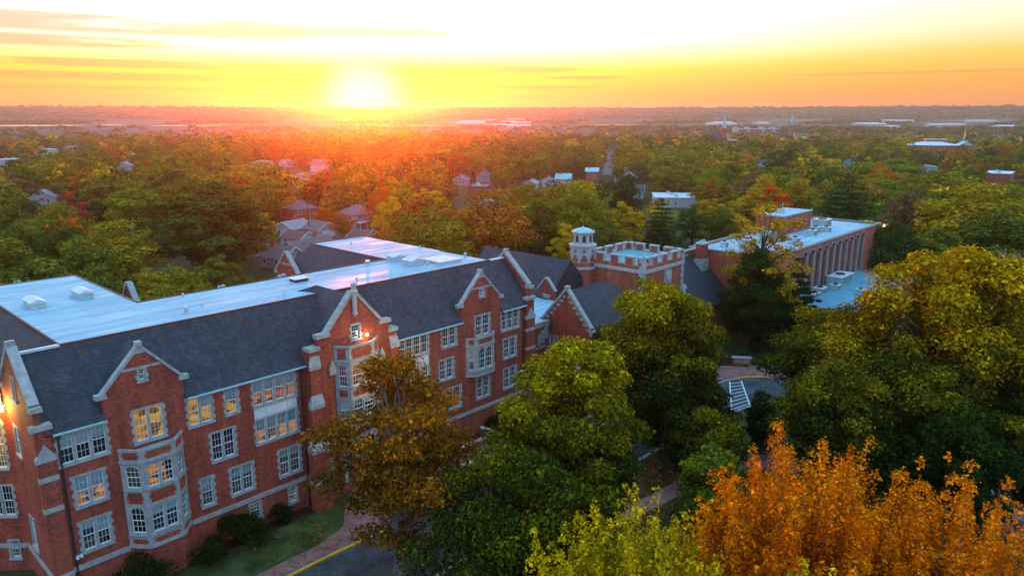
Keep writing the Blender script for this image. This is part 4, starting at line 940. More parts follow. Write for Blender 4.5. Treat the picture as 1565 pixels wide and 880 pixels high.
b.slab([(26, 5.2, 16.6), (24.6, 6.9, DK), (27.4, 6.9, DK)], .1); b.slab([(26, 5.2, 16.6), (24.6, 6.9, DK), (23.3, 5.2, 13.6)], .1); b.slab([(26, 5.2, 16.6), (27.4, 6.9, DK), (28.7, 5.2, 13.6)], .1)
b.build('roof', 'slate', hall, Z0)
# buttresses with stone weatherings
for sg, c in ((-1, 21.1), (1, 30.85)):
    b = MB(); x = lambda d: tuple(sorted((c + sg * d, c - sg * .95)))
    for (d, yo, z0, z1) in ((.75, -1.75, -2.95, 2.9), (.4, -1.4, 2.9, 7.0), (.12, -1.1, 7.0, 10.6)):
        a = x(d); b.box(a[0], yo, z0, a[1], -.902, z1)
    b.build('buttress', 'brick', hall, Z0)
    b = MB()
    for (d, d2, yo, yo2, z) in ((.80, .40, -1.8, -1.4, 2.85), (.46, .12, -1.45, -1.1, 6.95), (.16, .0, -1.15, -.93, 10.55)):
        a, a2 = x(d), x(d2)
        b.prism([(a[0], yo, z), (a[1], yo, z), (a[1], -.903, z), (a[0], -.903, z)], [(a[0], yo, z + .35), (a[1], yo, z + .35), (a[1], -.904, z + .35), (a[0], -.904, z + .35)])
        b.prism([(a[0], yo, z + .35), (a[1], yo, z + .35), (a[1], -.905, z + .35), (a[0], -.905, z + .35)], [(a2[0], yo2, z + 1.2), (a2[1], yo2, z + 1.2), (a2[1], -.905, z + 1.2), (a2[0], -.905, z + 1.2)])
    a = x(.82); b.box(a[0], -1.84, -.2, a[1], -.91, .16)
    each(b, 'weathering', 'stone', hall, Z0)
    b = MB(); xx = 23.3 if sg < 0 else 28.85
    b.prism([(xx - .35, -1.15, 9.6), (xx + .35, -1.15, 9.6), (xx + .35, -1.15, 10.2), (xx, -1.15, 11.0), (xx - .35, -1.15, 10.2)], [(xx - .35, -.91, 9.6), (xx + .35, -.91, 9.6), (xx + .35, -.91, 10.2), (xx, -.91, 11.0), (xx - .35, -.91, 10.2)])
    b.build('stone_block', 'stone', hall, Z0)
# stone arch of the entrance and its doors
b = MB(); b.pbox(PV, 24.0, 24.4, -1.6, 2.4, -.3, .1); b.pbox(PV, 27.6, 28.0, -1.6, 2.4, -.3, .1); b.pbox(PV, 24.0, 28.0, 2.4, 2.9, -.3, .12); b.build('door_surround', 'stone', hall, Z0)
for s in (24.45, 26.03):
    b = MB(); b.pbox(PV, s, s + 1.52, -1.6, .9, -.5, -.42); d = b.build('door', 'dark', hall, Z0)
    b = MB(); b.pbox(PV, s + .3, s + 1.2, -.5, .6, -.418, -.41); b.build('pane', 'glass', d)
b = MB(); b.pbox(PV, 24.4, 27.6, 1.0, 2.35, -.5, -.42); b.build('transom_light', 'lit_y', hall, Z0)
# lamps and cameras fixed to the hall
def wall_lamp(par, base, tip, energy, color=(1, .78, .42), mat='lamp', size=.14, loc=Z0):
    b = MB(); b.tube([base, ((base[0] + tip[0]) / 2, (base[1] + tip[1]) / 2, tip[2] + .12), tip], [.035, .03, .03], 6)
    o = b.build('wall_lamp', 'dark', par, loc)
    b = MB(); b.lathe([(.02, -size), (size * .8, -size * .6), (size, 0), (size * .8, size * .6), (.02, size)], (tip[0], tip[1], tip[2] - size), 10); b.build('bulb', mat, o, smooth=True)
    lamp_light('lamp_light', (tip[0] + loc[0], tip[1] + loc[1] - .02, tip[2] + loc[2] - size * 2.6), energy, color, .1)
wall_lamp(hall, (26.85, -.88, 12.9), (26.95, -1.5, 12.85), 60)
wall_lamp(hall, (0.0, 7.35, 11.9), (-.75, 7.0, 11.9), 700, (1, .70, .17), size=.2)
b = MB(); b.box(-2.2, 8.35, 11.05, -.1, 10.2, 12.4); b.build('lit_parapet', 'stone', hall, Z0)
for x, z in ((1.45, .95), (50.05, 2.6)):
    b = MB(); b.pbox(FR, x - .06, x + .06, z, z + .12, 0, .22); b.pbox(FR, x - .2, x - .06, z - .02, z + .18, .12, .4); b.pbox(FR, x + .08, x + .22, z + .03, z + .22, .12, .4); b.build('floodlight', 'white', hall, Z0)

# entrance terrace in front of the right half
terr = thing('entrance_terrace', (37, -1.2, 0), 'low brick terrace with stone copings and steps before the hall entrance', 'terrace')
def tb(name, mat, *bx):
    b = MB()
    for q in bx: b.box(*q)
    return b.build(name, mat, terr, (-37, 1.2, 0))
tb('platform', 'paver', (29.2, -6.2, .0, 42.2, -1.8, .5))
for q in ((29.0, -6.5, 42.5, -6.15), (42.15, -6.15, 42.5, -1.0), (31.5, -3.4, 40.5, -3.1)):
    tb('wall', 'brick', (q[0], q[1], .0, q[2], q[3], 1.05)); tb('coping', 'stone_w', (q[0] - .08, q[1] - .1, 1.05, q[2] + .08, q[3] + .1, 1.2))
for k in range(5): tb('step', 'stone_w', (28.9 - .38 * (k + 1), -6.1, .0, 28.9 - .38 * k, -1.9, .5 - .1 * k))
b = MB()
for k in range(9): b.tube([(30 + k * 1.4, -4.9, .5), (30 + k * 1.4, -4.9, 1.45)], [.025, .025], 5)
b.tube([(30, -4.9, 1.45), (41.2, -4.9, 1.45)], [.03, .03], 6); b.build('railing', 'dark', terr, (-37, 1.2, 0))

# ================================================================ chapel wing, link and dark roofed assembly hall
chap = thing('chapel_wing', (64, -.5, 0), 'dark red brick wing with steep slate gable and stone stepped trim', 'building')
OFF = (-64, .5, ZW)
CG = plane(58, 3.6, 58, -4.7)
b = MB(); cw = [(1.35, 2.95, 1.4, 5.2), (5.0, 6.6, 1.4, 5.2)]
wall(b, CG, [(0, -2.95), (8.3, -2.95), (8.3, 6.6), (4.15, 11.35), (0, 6.6)], [hole(*w) for w in cw]); b.box(58.01, -4.7, -2.95, 71, -4.35, 6.6); b.box(58.01, 3.2, -2.95, 71, 3.55, 6.6); b.box(70.6, -4.3, -2.95, 71, 3.2, 6.6)
b.build('wall', 'brick', chap, OFF)
for w in cw: window(chap, CG, *w, n=2, blind=0, arched=True, loc=OFF)
b = MB(); coping(b, CG, [(-.15, 6.5), (4.15, 11.45)], .3, -.5, .12); coping(b, CG, [(4.15, 11.45), (8.45, 6.5)], .3, -.5, .12)
for k in range(7):
    t = (k + .5) / 7; z = 6.7 + t * 4.3; x = t * 4.0
    for sx in (x, 8.3 - x): b.pbox(CG, sx - .1 if sx < 4 else sx - .55, sx + .55 if sx < 4 else sx + .1, z - .28, z + .1, -.1, .045)
b.pbox(CG, -.4, .3, 6.2, 6.7, -.5, .16); b.pbox(CG, 8.0, 8.7, 6.2, 6.7, -.5, .16); b.pbox(CG, 3.9, 4.4, 11.5, 12.0, -.5, .14)
each(b, 'gable_coping', 'stone', chap, OFF)
b = MB(); b.pbox(CG, 0, 8.3, .1, .4, -.1, .1); b.build('string_course', 'stone', chap, OFF)
b = MB(); b.slab([(58.4, -.55, 11.35), (66.8, -.55, 11.35), (71.2, -5.1, 6.35), (58.4, -5.1, 6.35)], .16); b.slab([(58.4, -.55, 11.35), (66.8, -.55, 11.35), (71.2, 4.0, 6.35), (58.4, 4.0, 6.35)], .16); b.slab([(66.8, -.55, 11.35), (71.2, -5.1, 6.35), (71.2, 4.0, 6.35)], .16)
b.build('roof', 'slate', chap, OFF)
# link with a pale flat roof
link = thing('link_block', (60, 8, 0), 'low brick link with pale flat roof between the hall and the slate gable', 'building')
LO = (-60, -8, ZW)
b = MB(); b.box(52.3, 2.2, -2.95, 57.9, 14, 6.7); b.box(57.9, 3.7, -2.95, 66.5, 14, 6.7); b.build('wall', 'brick', link, LO)
b = MB(); b.box(52.3, 2.5, 6.7, 57.95, 14, 7.0); b.box(57.95, 4.1, 6.7, 66.4, 14, 7.0); b.build('flat_roof', 'membrane', link, LO)
b = MB(); b.box(52.25, 2.05, 6.45, 57.9, 2.5, 7.12); b.box(52.25, 2.1, .3, 57.9, 2.2, .62); b.box(52.25, 2.1, 3.6, 57.2, 2.2, 3.9)
for k in range(3): b.box(55.6 + k * .7, 2.1, 5.0 + k * .5 - 1.2, 56.3 + k * .7, 2.2, 5.5 + k * .5)
each(b, 'string_course', 'stone', link, LO)
# assembly hall with the big dark roof beside the tower
aud = thing('assembly_hall', (72, 20, 0), 'brick hall under a broad dark slate roof behind the octagonal turret', 'building')
AO = (-72, -20, ZW)
b = MB(); b.box(66.5, 9.6, -2.95, 75.9, 27, 7.0); b.build('wall', 'brick', aud, AO)
b = MB(); b.slab([(71.4, 9.4, 12.1), (71.4, 27.3, 12.1), (66.0, 27.3, 6.8), (66.0, 9.4, 6.8)], .18); b.slab([(71.4, 9.4, 12.1), (71.4, 27.3, 12.1), (76.6, 27.3, 6.8), (76.6, 9.4, 6.8)], .18)
for yy in (9.42, 26.9): b.prism([(66.3, yy, 6.9), (76.2, yy, 6.9), (71.4, yy, 11.9)], [(66.3, yy + .3, 6.9), (76.2, yy + .3, 6.9), (71.4, yy + .3, 11.9)])
b.build('roof', 'slate', aud, AO)
AG = plane(66.42, 13.6, 66.42, 5.6)
b = MB(); wall(b, AG, [(2.2, 6.9), (5.2, 6.9), (5.2, 8.3), (3.7, 10.0), (2.2, 8.3)], (), .35); b.build('dormer_wall', 'brick', aud, AO)
b = MB(); coping(b, AG, [(2.1, 8.3), (3.7, 10.1)], .22, -.4, .1); coping(b, AG, [(3.7, 10.1), (5.3, 8.3)], .22, -.4, .1); b.pbox(AG, 2.9, 4.5, 7.6, 7.8, -.1, .04); b.pbox(AG, 3.1, 4.3, 6.95, 7.6, -.1, .03); each(b, 'gable_coping', 'stone', aud, AO)

# ================================================================ castellated tower with turret
tow = thing('castle_tower', (82, 4.5, 0), 'square red brick tower with white stone battlements and pale inner roof', 'tower')
TO = (-82, -4.5, ZW)
tx0, tx1, ty0, ty1 = 76.4, 87.6, -.1, 10.4
b = MB(); b.box(tx0, ty0, -2.95, tx1, ty1, 11.3); b.build('wall', 'brick2', tow, TO)
b = MB(); b.box(tx0 + .5, ty0 + .5, 11.3, tx1 - .5, ty1 - .5, 11.75); b.build('flat_roof', 'membrane2', tow, TO)
TF = [plane(tx0, ty0, tx1, ty0), plane(tx0, ty1, tx0, ty0), plane(tx1, ty0, tx1, ty1), plane(tx1, ty1, tx0, ty1)]
for P in TF:
    b = MB(); b.pbox(P, 0, P.L, 11.3, 11.9, -.45, 0.0); b.build('parapet', 'brick2', tow, TO)
    n = 4; pit = P.L / (n + .0); mw = pit * .62
    cr = MB(); cr.pbox(P, -.06, P.L + .06, 10.55, 10.95, -.1, .14); cr.pbox(P, -.04, P.L + .04, 10.95, 11.08, -.1, .06)
    x = 0
    # merlons: wide brick blocks with stone caps, two half blocks at the corners
    xs = [(0, mw * .75)] + [(pit * k - mw * .5, pit * k + mw * .5) for k in range(1, n)] + [(P.L - mw * .75, P.L)]
    for (a, c) in xs:
        q = MB(); q.pbox(P, a + (.0 if a == 0 else .2), c - (.2 if c < P.L else 0), 11.9, 12.62, -.4, -.02); m_ = q.build('merlon', 'brick2', tow, TO)
        q = MB(); q.pbox(P, a - .08, c + .08, 12.66, 12.9, -.48, .06)
        if a > 0: q.pbox(P, a, a + .16, 11.55, 12.66, -.43, .03)
        if c < P.L: q.pbox(P, c - .16, c, 11.55, 12.66, -.43, .03)
        q.build('merlon_cap', 'stone_w', m_)
    for (p, q_) in zip(xs[:-1], xs[1:]): cr.pbox(P, p[1] - .02, q_[0] + .02, 11.62, 11.93, -.47, .05)
    cr.build('string_course', 'stone_w', tow, TO)
# stone quoins and buttress on the front corners
b = MB()
for cx, s0 in ((tx0, -1), (tx1, 1)):
    z = -2.9; k = 0
    while z < 12.4:
        l1, l2 = (.85, .5) if k % 2 else (.5, .85)
        xa, xb = (cx - .03, cx + l1) if s0 < 0 else (cx - l1, cx + .03)
        if not (10.5 < z + .25 < 11.1): b.box(xa, ty0 - .035, z, xb, ty0 + .3, z + .5)
        xa, xb = (cx - .032, cx + .3) if s0 < 0 else (cx - .3, cx + .032)
        if not (10.5 < z + .25 < 11.1): b.box(xa, ty0 + .3, z, xb, ty0 + l2, z + .5)
        z += .5; k += 1
each(b, 'quoin', 'stone_w', tow, TO)
for cx in (tx0, tx1):
    b = MB(); b.box(cx - .8, ty0 - 1.0, -2.95, cx + .8, ty0 - .04, 4.6); b.build('buttress', 'brick2', tow, TO)
    b = MB(); b.prism([(cx - .9, ty0 - 1.1, 4.6), (cx + .9, ty0 - 1.1, 4.6), (cx + .9, ty0 - .04, 4.6), (cx - .9, ty0 - .04, 4.6)], [(cx - .5, ty0 - .3, 7.2), (cx + .5, ty0 - .3, 7.2), (cx + .5, ty0 - .045, 7.2), (cx - .5, ty0 - .045, 7.2)]); b.build('weathering', 'stone_w', tow, TO)
P = TF[0]
b = MB(); b.pbox(P, 5.6, 7.7, 8.1, 10.45, -.1, .06); pl = b.build('crest_panel', 'stone', tow, TO)
b = MB(); b.lathe([(.02, .08), (.5, .08), (.55, .0), (.75, .0), (.78, .10), (.62, .14)], (0, 0, 0), 16); m_ = b.mesh('crest_ring', 'stone_w')
o = bpy.data.objects.new('crest_ring', m_); COL.objects.link(o); o.parent = pl; o.rotation_euler = (R(90), 0, 0); o.location = (tx0 + 6.65, ty0 - .06, 9.3)
b = MB(); b.prism([P(6.3, 8.75, .05), P(7.0, 8.75, .05), P(7.0, 9.6, .05), P(6.65, 9.95, .05), P(6.3, 9.6, .05)], [P(6.4, 8.85, .16), P(6.9, 8.85, .16), P(6.9, 9.55, .16), P(6.65, 9.8, .16), P(6.4, 9.55, .16)]); b.build('shield', 'stone', pl)
b = MB(); b.pbox(P, 7.6, 8.7, 4.5, 6.6, -.1, .08); b.prism([P(7.6, 6.6, -.1), P(8.7, 6.6, -.1), P(8.5, 7.2, -.1), P(8.15, 7.5, -.1), P(7.8, 7.2, -.1)], [P(7.6, 6.6, .08), P(8.7, 6.6, .08), P(8.5, 7.2, .08), P(8.15, 7.5, .08), P(7.8, 7.2, .08)])
nf = b.build('niche_frame', 'stone_w', tow, TO); b = MB(); b.pbox(P, 7.85, 8.45, 4.7, 6.75, .08, .09); b.build('pane', 'dark', nf)
# octagonal turret at the back corner, part of the tower
tc0 = (75.9, 10.7); TL = (tc0[0], tc0[1], 0)
b = MB(); b.lathe([(2.15, -2.95), (2.15, 11.2)], TL, 8, 0, .5); tr = b.build('turret', 'brick2', tow, TO)
b = MB(); b.lathe([(2.16, 10.1), (2.32, 10.15), (2.32, 10.5), (2.16, 10.55)], TL, 8, 0, .5)
b.lathe([(2.0, 11.2), (2.0, 13.5), (2.2, 13.55), (2.2, 13.85), (1.85, 13.9), (1.7, 14.0)], TL, 8, 0, .5)
b.build('turret_drum', 'stone_w', tr)
b = MB(); b.lathe([(1.55, 13.9), (1.55, 15.55), (1.85, 15.6), (1.85, 15.8), (1.5, 15.85)], TL, 8, 0, .5); b.build('lantern', 'stone_w', tr)
b = MB(); b.lathe([(1.75, 15.78), (1.35, 16.05), (.6, 16.3), (.12, 16.4), (.08, 16.6), (.02, 16.66)], TL, 8, 0, .5); b.build('dome', 'copper', tr)
for k in range(8):
    a = math.pi * 2 * (k) / 8; cx, cy_ = tc0[0] + math.cos(a) * 1.44, tc0[1] + math.sin(a) * 1.44
    Pk = plane(cx + math.sin(a) * .6, cy_ - math.cos(a) * .6, cx - math.sin(a) * .6, cy_ + math.cos(a) * .6)
    pts = [(.33, 14.25), (.87, 14.25), (.87, 15.0), (.75, 15.25), (.6, 15.35), (.45, 15.25), (.33, 15.0)]
    b = MB(); b.prism([Pk(s, z, -.1) for s, z in pts], [Pk(s, z, .012) for s, z in pts]); b.build('opening', 'dark', tr)
    cx, cy_ = tc0[0] + math.cos(a) * 1.856, tc0[1] + math.sin(a) * 1.856
    Pk = plane(cx + math.sin(a) * .75, cy_ - math.cos(a) * .75, cx - math.sin(a) * .75, cy_ + math.cos(a) * .75)
    b = MB(); b.pbox(Pk, .2, 1.3, 11.3, 11.9, -.05, .03); b.pbox(Pk, .45, 1.05, 11.9, 12.35, -.05, .028); b.pbox(Pk, .58, .92, 12.7, 13.2, -.05, .03); b.pbox(Pk, .48, 1.02, 12.8, 13.0, -.05, .026); each(b, 'brick_inlay', 'brick2', tr)

# slate roofed range right of the tower, with chimney
rng_ = thing('slate_range', (93, 6, 0), 'brick range with blue grey slate roof right of the tower', 'building')
b = MB(); b.box(87.7, -3.2, -2.95, 98.4, 9, 4.0); b.box(87.7, 3.45, 4.0, 98.4, 3.85, 11.0); b.build('wall', 'brick2', rng_, (-93, -6, ZW))
b = MB(); b.slab([(87.65, -3.7, 3.7), (98.4, -3.7, 3.7), (98.4, 3.4, 10.2), (87.65, 3.4, 10.2)], .16); b.build('roof', 'slate', rng_, (-93, -6, ZW))
b = MB(); b.box(87.65, 3.35, 11.0, 98.4, 3.95, 11.25); b.box(90.5, 3.4, 10.2, 95.0, 3.44, 10.7); b.build('parapet_cap', 'stone', rng_, (-93, -6, ZW))
b = MB(); b.box(95.4, .9, 7.0, 97.6, 2.5, 9.9); b.build('chimney_base', 'stone', rng_, (-93, -6, ZW))
b = MB(); b.box(95.6, 1.05, 9.9, 97.4, 2.35, 12.3); ch = b.build('chimney', 'brick', rng_, (-93, -6, ZW))
b = MB(); b.box(95.5, .95, 12.3, 97.5, 2.45, 12.55); b.lathe([(.3, 12.55), (.26, 12.9)], (96.0, 1.7, 0), 8); b.lathe([(.3, 12.55), (.26, 12.9)], (97.0, 1.7, 0), 8); b.build('chimney_cap', 'copper', ch)

# ================================================================ arcaded modern block on the right
arc = thing('arcaded_block', (124, -3, 0), 'long modern brick block with tall white arched bays and rooftop plant', 'building')
BO = (-124, 3, ZW)
ax0, ax1, ay0, ay1, az1 = 98.5, 152.0, -9.6, 5.2, 11.0
AF = plane(ax0, ay0, ax1, ay0)
bays = [110.0 + 3.25 * k for k in range(10)]
hl = [[(x - ax0 + .55, -1.2), (x - ax0 + 2.35, -1.2), (x - ax0 + 2.35, 9.6), (x - ax0 + 2.1, 10.1), (x - ax0 + 1.45, 10.4), (x - ax0 + .8, 10.1), (x - ax0 + .55, 9.6)] for x in bays]
b = MB(); wall(b, AF, rect(0, ax1 - ax0, -2.95, az1), hl, .5)
b.box(ax0 + .01, ay1 - .4, -2.95, ax1 - .01, ay1, az1); b.box(ax0, ay0 + .51, -2.95, ax0 + .4, ay1 - .41, az1); b.box(ax1 - .4, ay0 + .51, -2.95, ax1, ay1 - .41, az1)
b.build('wall', 'brick2', arc, BO)
for x in bays:
    b = MB(); s = x - ax0
    pts = [(.55, 9.6), (.8, 10.1), (1.45, 10.4), (2.1, 10.1), (2.35, 9.6)]; outp = [(.3, 9.65), (.62, 10.3), (1.45, 10.68), (2.28, 10.3), (2.6, 9.65)]
    for i in range(4):
        q = [pts[i], pts[i + 1], outp[i + 1], outp[i]]; b.prism([AF(s + a, z, -.3) for a, z in q], [AF(s + a, z, .16) for a, z in q])
    b.build('arch_hood', 'conc', arc, BO)
    b = MB(); b.pbox(AF, s + 1.85, s + 2.5, -1.2, 9.65, -.3, .17); b.build('pilaster', 'conc', arc, BO)
    b = MB(); b.pbox(AF, s + .55, s + 2.35, -1.2, 10.4, -.95, -.6); b.build('recess_wall', 'brick', arc, BO)
    for (z0, z1) in ((8.0, 9.9), (4.7, 6.6), (1.4, 3.3)):
        b = MB(); b.pbox(AF, s + .62, s + 1.48, z0, z1, -.6, -.5); w_ = b.build('window', 'white', arc, BO)
        b = MB(); b.pbox(AF, s + .72, s + 1.38, z0 + .1, z1 - .1, -.5, -.49); b.build('pane', 'glassd', w_)
b = MB(); b.box(ax0 + .4, ay0 + .5, az1 - .6, ax1 - .4, ay1 - .4, az1 - .2); b.build('flat_roof', 'membrane', arc, BO)
b = MB(); b.box(ax0 - .1, ay0 - .12, az1, ax1 + .1, ay0 + .55, az1 + .22); b.box(ax0 - .1, ay1 - .45, az1, ax1 + .1, ay1 + .1, az1 + .22); b.box(ax0 - .1, ay0 + .55, az1, ax0 + .45, ay1 - .45, az1 + .22); b.box(ax1 - .45, ay0 + .55, az1, ax1 + .1, ay1 - .45, az1 + .22); each(b, 'parapet_cap', 'conc', arc, BO)
px0, px1, py0, py1 = 123.5, 137.0, -.6, 5.0
b = MB(); b.box(px0, py0, az1 - .3, px1, py1, 14.3); b.build('penthouse', 'brick2', arc, BO)
b = MB(); b.box(px0 - .1, py0 - .1, 14.3, px1 + .1, py1 + .1, 14.5); b.build('penthouse_roof', 'membrane', arc, BO)
b = MB(); b.box(px0 + 4, py0 + 2, 14.5, px0 + 4.6, py0 + 2.6, 15.4); b.tube([(px0 + 6, py0 + 3, 14.5), (px0 + 6, py0 + 3, 16.6)], [.05, .04], 6); b.build('roof_mast', 'zinc', arc, BO)
def ac(par, x, y, z, sx, sy, h, mat='unit', loc=BO):
    b = MB(); b.box(x - sx, y - sy, z, x + sx, y + sy, z + h); o = b.build('plant_unit', mat, par, loc)
    b = MB(); b.box(x - sx - .08, y - sy - .08, z + h, x + sx + .08, y + sy + .08, z + h + .12); b.build('lid', 'roof_white', o)
    b = MB()
    for k in range(4): b.box(x - sx * .85, y - sy - .03, z + h * (.15 + .2 * k), x + sx * .85, y - sy, z + h * (.25 + .2 * k))
    b.lathe([(min(sx, sy) * .6, z + h + .12), (min(sx, sy) * .6, z + h + .35)], (x, y, 0), 10); b.build('louvre', 'dark', o)
for q in ((140.5, -1.5, 1.6, 1.4, 1.5), (131.5, -3.6, .7, .7, 1.1), (128.0, -4.4, .9, .6, .9), (134.5, -4.6, .6, .8, .8), (120.0, 1.0, 1.4, 1.2, 1.2), (112.5, -2.4, .8, .8, .9), (107.5, -1.0, 1.4, 1.1, 1.3), (104.0, 1.5, .5, .5, .9), (116.2, -5.8, .8, .7, 1.0)): ac(arc, q[0], q[1], az1 - .2, q[2], q[3], q[4])
wall_lamp(arc, (152.1, -9.5, 10.7), (152.5, -10.0, 10.9), 800, (1, .72, .25), size=.3, loc=BO)
# annex with the blue green roof
ann = thing('annex_block', (120, -15, 0), 'low annex with blue green flat roof and plant units before the arched bays', 'building')
NO = (-120, 15, ZW)
b = MB(); b.box(103.5, -20.7, -2.95, 139, -9.62, 2.75); b.build('wall', 'brick', ann, NO)
b = MB(); b.box(103.9, -20.3, 2.75, 138.6, -9.7, 3.0); b.build('flat_roof', 'membrane2', ann, NO)
b = MB(); b.box(103.4, -20.8, 2.75, 139.1, -20.3, 3.2); b.box(103.4, -20.3, 2.75, 103.9, -9.7, 3.2); b.box(138.6, -20.3, 2.75, 139.1, -9.7, 3.2); each(b, 'parapet_cap', 'conc', ann, NO)
AN = plane(103.5, -9.62, 103.5, -20.7)
for s in (1.0, 4.2, 7.4): 
    b = MB(); b.pbox(AN, s, s + 2.2, -1.2, 1.2, 0, .06); w_ = b.build('window', 'white', ann, NO); b = MB(); b.pbox(AN, s + .12, s + 1.05, -1.05, 1.05, .06, .07); b.pbox(AN, s + 1.15, s + 2.08, -1.05, 1.05, .06, .07); b.build('pane', 'glassd', w_)
ac(ann, 125, -11.3, 3.0, 3.2, 1.3, 1.5, 'copper', NO)
for q in ((114.5, -11.6, 1.2, .8, .9), (119.0, -12.6, .8, .7, .8), (110.5, -11.9, 1.2, .7, .7), (117.8, -17.2, .7, .6, .9)): ac(ann, q[0], q[1], 3.0, q[2], q[3], q[4], 'unit', NO)

# ================================================================ ground and paving
def terr_h(d):
    xs = (0, 1000, 1400, 2000, 2600, 3000, 3400, 3600); zs = (0, 0, 8, 20, 29, 45, 82, 74)
    return float(np.interp(d, xs, zs))
g = MB(); NS = 180; rings = [0, 20, 45, 80, 130, 200, 300, 450, 650, 850, 1000, 1100, 1200, 1300, 1400, 1600, 1800, 2000, 2200, 2400, 2600, 2750, 2900, 3000, 3100, 3200, 3300, 3400, 3500, 3600]
rng = np.random.default_rng(5)
bump = rng.normal(0, 1, (len(rings), NS)); sm = np.array([np.convolve(np.concatenate([r_[-6:], r_, r_[:6]]), np.ones(9) / 9, 'same')[6:-6] for r_ in bump])
for i, d in enumerate(rings[1:], 1):
    for k in range(NS):
        a = 2 * math.pi * k / NS
        z = terr_h(d) + (sm[i, k] * 5.0 * min(1, (d - 2300) / 800) if d > 2300 else 0)
        g.v.append((CAM.x + d * math.cos(a), CAM.y + d * math.sin(a), z))
g.v.append((CAM.x, CAM.y, 0))
for k in range(NS): g.f.append((len(g.v) - 1, k, (k + 1) % NS)); g.m.append(0)
for i in range(len(rings) - 2):
    for k in range(NS): g.f.append((i * NS + k, (i + 1) * NS + k, (i + 1) * NS + (k + 1) % NS, i * NS + (k + 1) % NS)); g.m.append(0)
m, t, o = new_mat('ground cover')
v = objco(t)
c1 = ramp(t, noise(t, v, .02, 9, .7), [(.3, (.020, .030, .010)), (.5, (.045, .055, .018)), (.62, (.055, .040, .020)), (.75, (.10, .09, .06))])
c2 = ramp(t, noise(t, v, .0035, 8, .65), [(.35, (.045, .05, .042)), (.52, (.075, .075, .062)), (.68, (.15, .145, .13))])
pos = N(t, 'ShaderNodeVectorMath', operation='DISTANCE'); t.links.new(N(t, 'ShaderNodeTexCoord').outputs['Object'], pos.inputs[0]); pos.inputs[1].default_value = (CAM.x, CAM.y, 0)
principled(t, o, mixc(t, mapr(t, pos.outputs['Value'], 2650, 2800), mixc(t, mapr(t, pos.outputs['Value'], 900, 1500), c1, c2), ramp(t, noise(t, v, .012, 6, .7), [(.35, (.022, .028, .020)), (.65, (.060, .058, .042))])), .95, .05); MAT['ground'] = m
tag(g.build('ground', 'ground'), kind='structure')
def sheet(name, pts, mat, z, thick=0.0):
    b = MB()
    if thick: b.prism([(x, y, z - thick) for x, y in pts], [(x, y, z) for x, y in pts])
    else: b.poly([(x, y, z) for x, y in pts])
    return tag(b.build(name, mat), kind='structure')
# near the hall
sheet('lawn', [(-60, -6.35), (17.2, -6.35), (20.5, -5.6), (20.6, -1.5), (20.6, .0), (-60, .0)], 'lawn', .012)
sheet('mulch_bed', [(-2, -1.55), (20.3, -1.55), (20.3, .4), (-2, .4)], 'mulch', .022)
sheet('mulch_bed', [(31, -1.6), (54, -2.6), (57.5, -2.6), (57.5, 2.3), (31, .4)], 'mulch', .018)
sheet('sidewalk', [(-60, -8.2), (-60, -6.45), (17.4, -6.45), (20.6, -5.5), (23.2, -2.1), (28.6, -2.1), (28.6, -7.0), (43, -7.0), (58, -6.2), (66, -5), (72, -4), (72, -7.5), (58, -9.2), (40, -9.0), (29, -8.7), (22, -8.55), (17.5, -8.2)], 'paver', .11, .09)
sheet('road', [(-80, -16.9), (-80, -8.5), (18, -8.5), (29, -9.0), (40, -9.3), (58, -9.5), (68, -11.6), (78, -13.2), (81, -14.3), (84, -17.4), (85, -21.5), (78, -22.6), (72, -19.6), (68.5, -18.9), (58, -17.6), (24, -16.9)], 'asphalt', .006)
def kerb(name, path, mat, w=.18, h=.13, rad=None):
    b = MB()
    for (p, q) in zip(path[:-1], path[1:]):
        d = Vector((q[0] - p[0], q[1] - p[1])); n = Vector((-d.y, d.x)).normalized() * w / 2
        pl = [(p[0] - n.x, p[1] - n.y), (q[0] - n.x, q[1] - n.y), (q[0] + n.x, q[1] + n.y), (p[0] + n.x, p[1] + n.y)]
        b.prism([(x, y, -.02) for x, y in pl], [(x, y, h) for x, y in pl])
    return tag(b.build(name, mat), kind='structure')
kerb('kerb', [(-80, -8.42), (17.6, -8.42), (22, -8.72), (29, -8.9), (40, -9.15), (58, -9.35)], 'yellow', .24, .15)
kerb('kerb', [(80.2, -13.9), (81.2, -14.4), (82.6, -15.8), (83.6, -17.4)], 'yellow', .26, .15)
kerb('kerb', [(58, -9.35), (68, -11.4), (78, -13.0), (80.2, -13.9)], 'kerb', .22, .13)
kerb('kerb', [(-80, -17.0), (24, -17.0), (58, -17.75), (66.4, -18.9), (68.6, -19.0), (72.2, -19.75), (78, -22.7)], 'kerb', .34, .13)
sheet('plaza', [(72, -4), (72, -7.5), (78.4, -12.9), (80.4, -13.8), (81.4, -14.3), (84, -17.4), (88, -22), (90, -19), (87.5, -13.5), (84.5, -11.5), (82.5, -8.6), (84, -5), (82, -1.5), (76, -1.5)], 'paver', .115, .09)
sheet('lawn', [(56, -18.2), (66.4, -19.2), (72.2, -20.0), (78, -23.0), (76, -34), (62, -34), (52, -30), (50, -24)], 'lawn', .012)
sheet('lawn', [(83.0, -8.4), (85, -11.3), (88, -13.3), (103, -15), (103, 1), (84.5, -1)], 'lawn', .012)
sheet('planting_bed', [(83.2, -8.0), (84.2, -10.9), (86.2, -13.2), (88.4, -13.2), (88.6, -10.0), (87.0, -7.5)], 'mulch', .02)
sheet('leafy_ground', [(26, -17.4), (50, -18.0), (56, -18.4), (50, -24), (52, -30), (47, -36), (30, -36), (22, -28)], 'litter', .010)
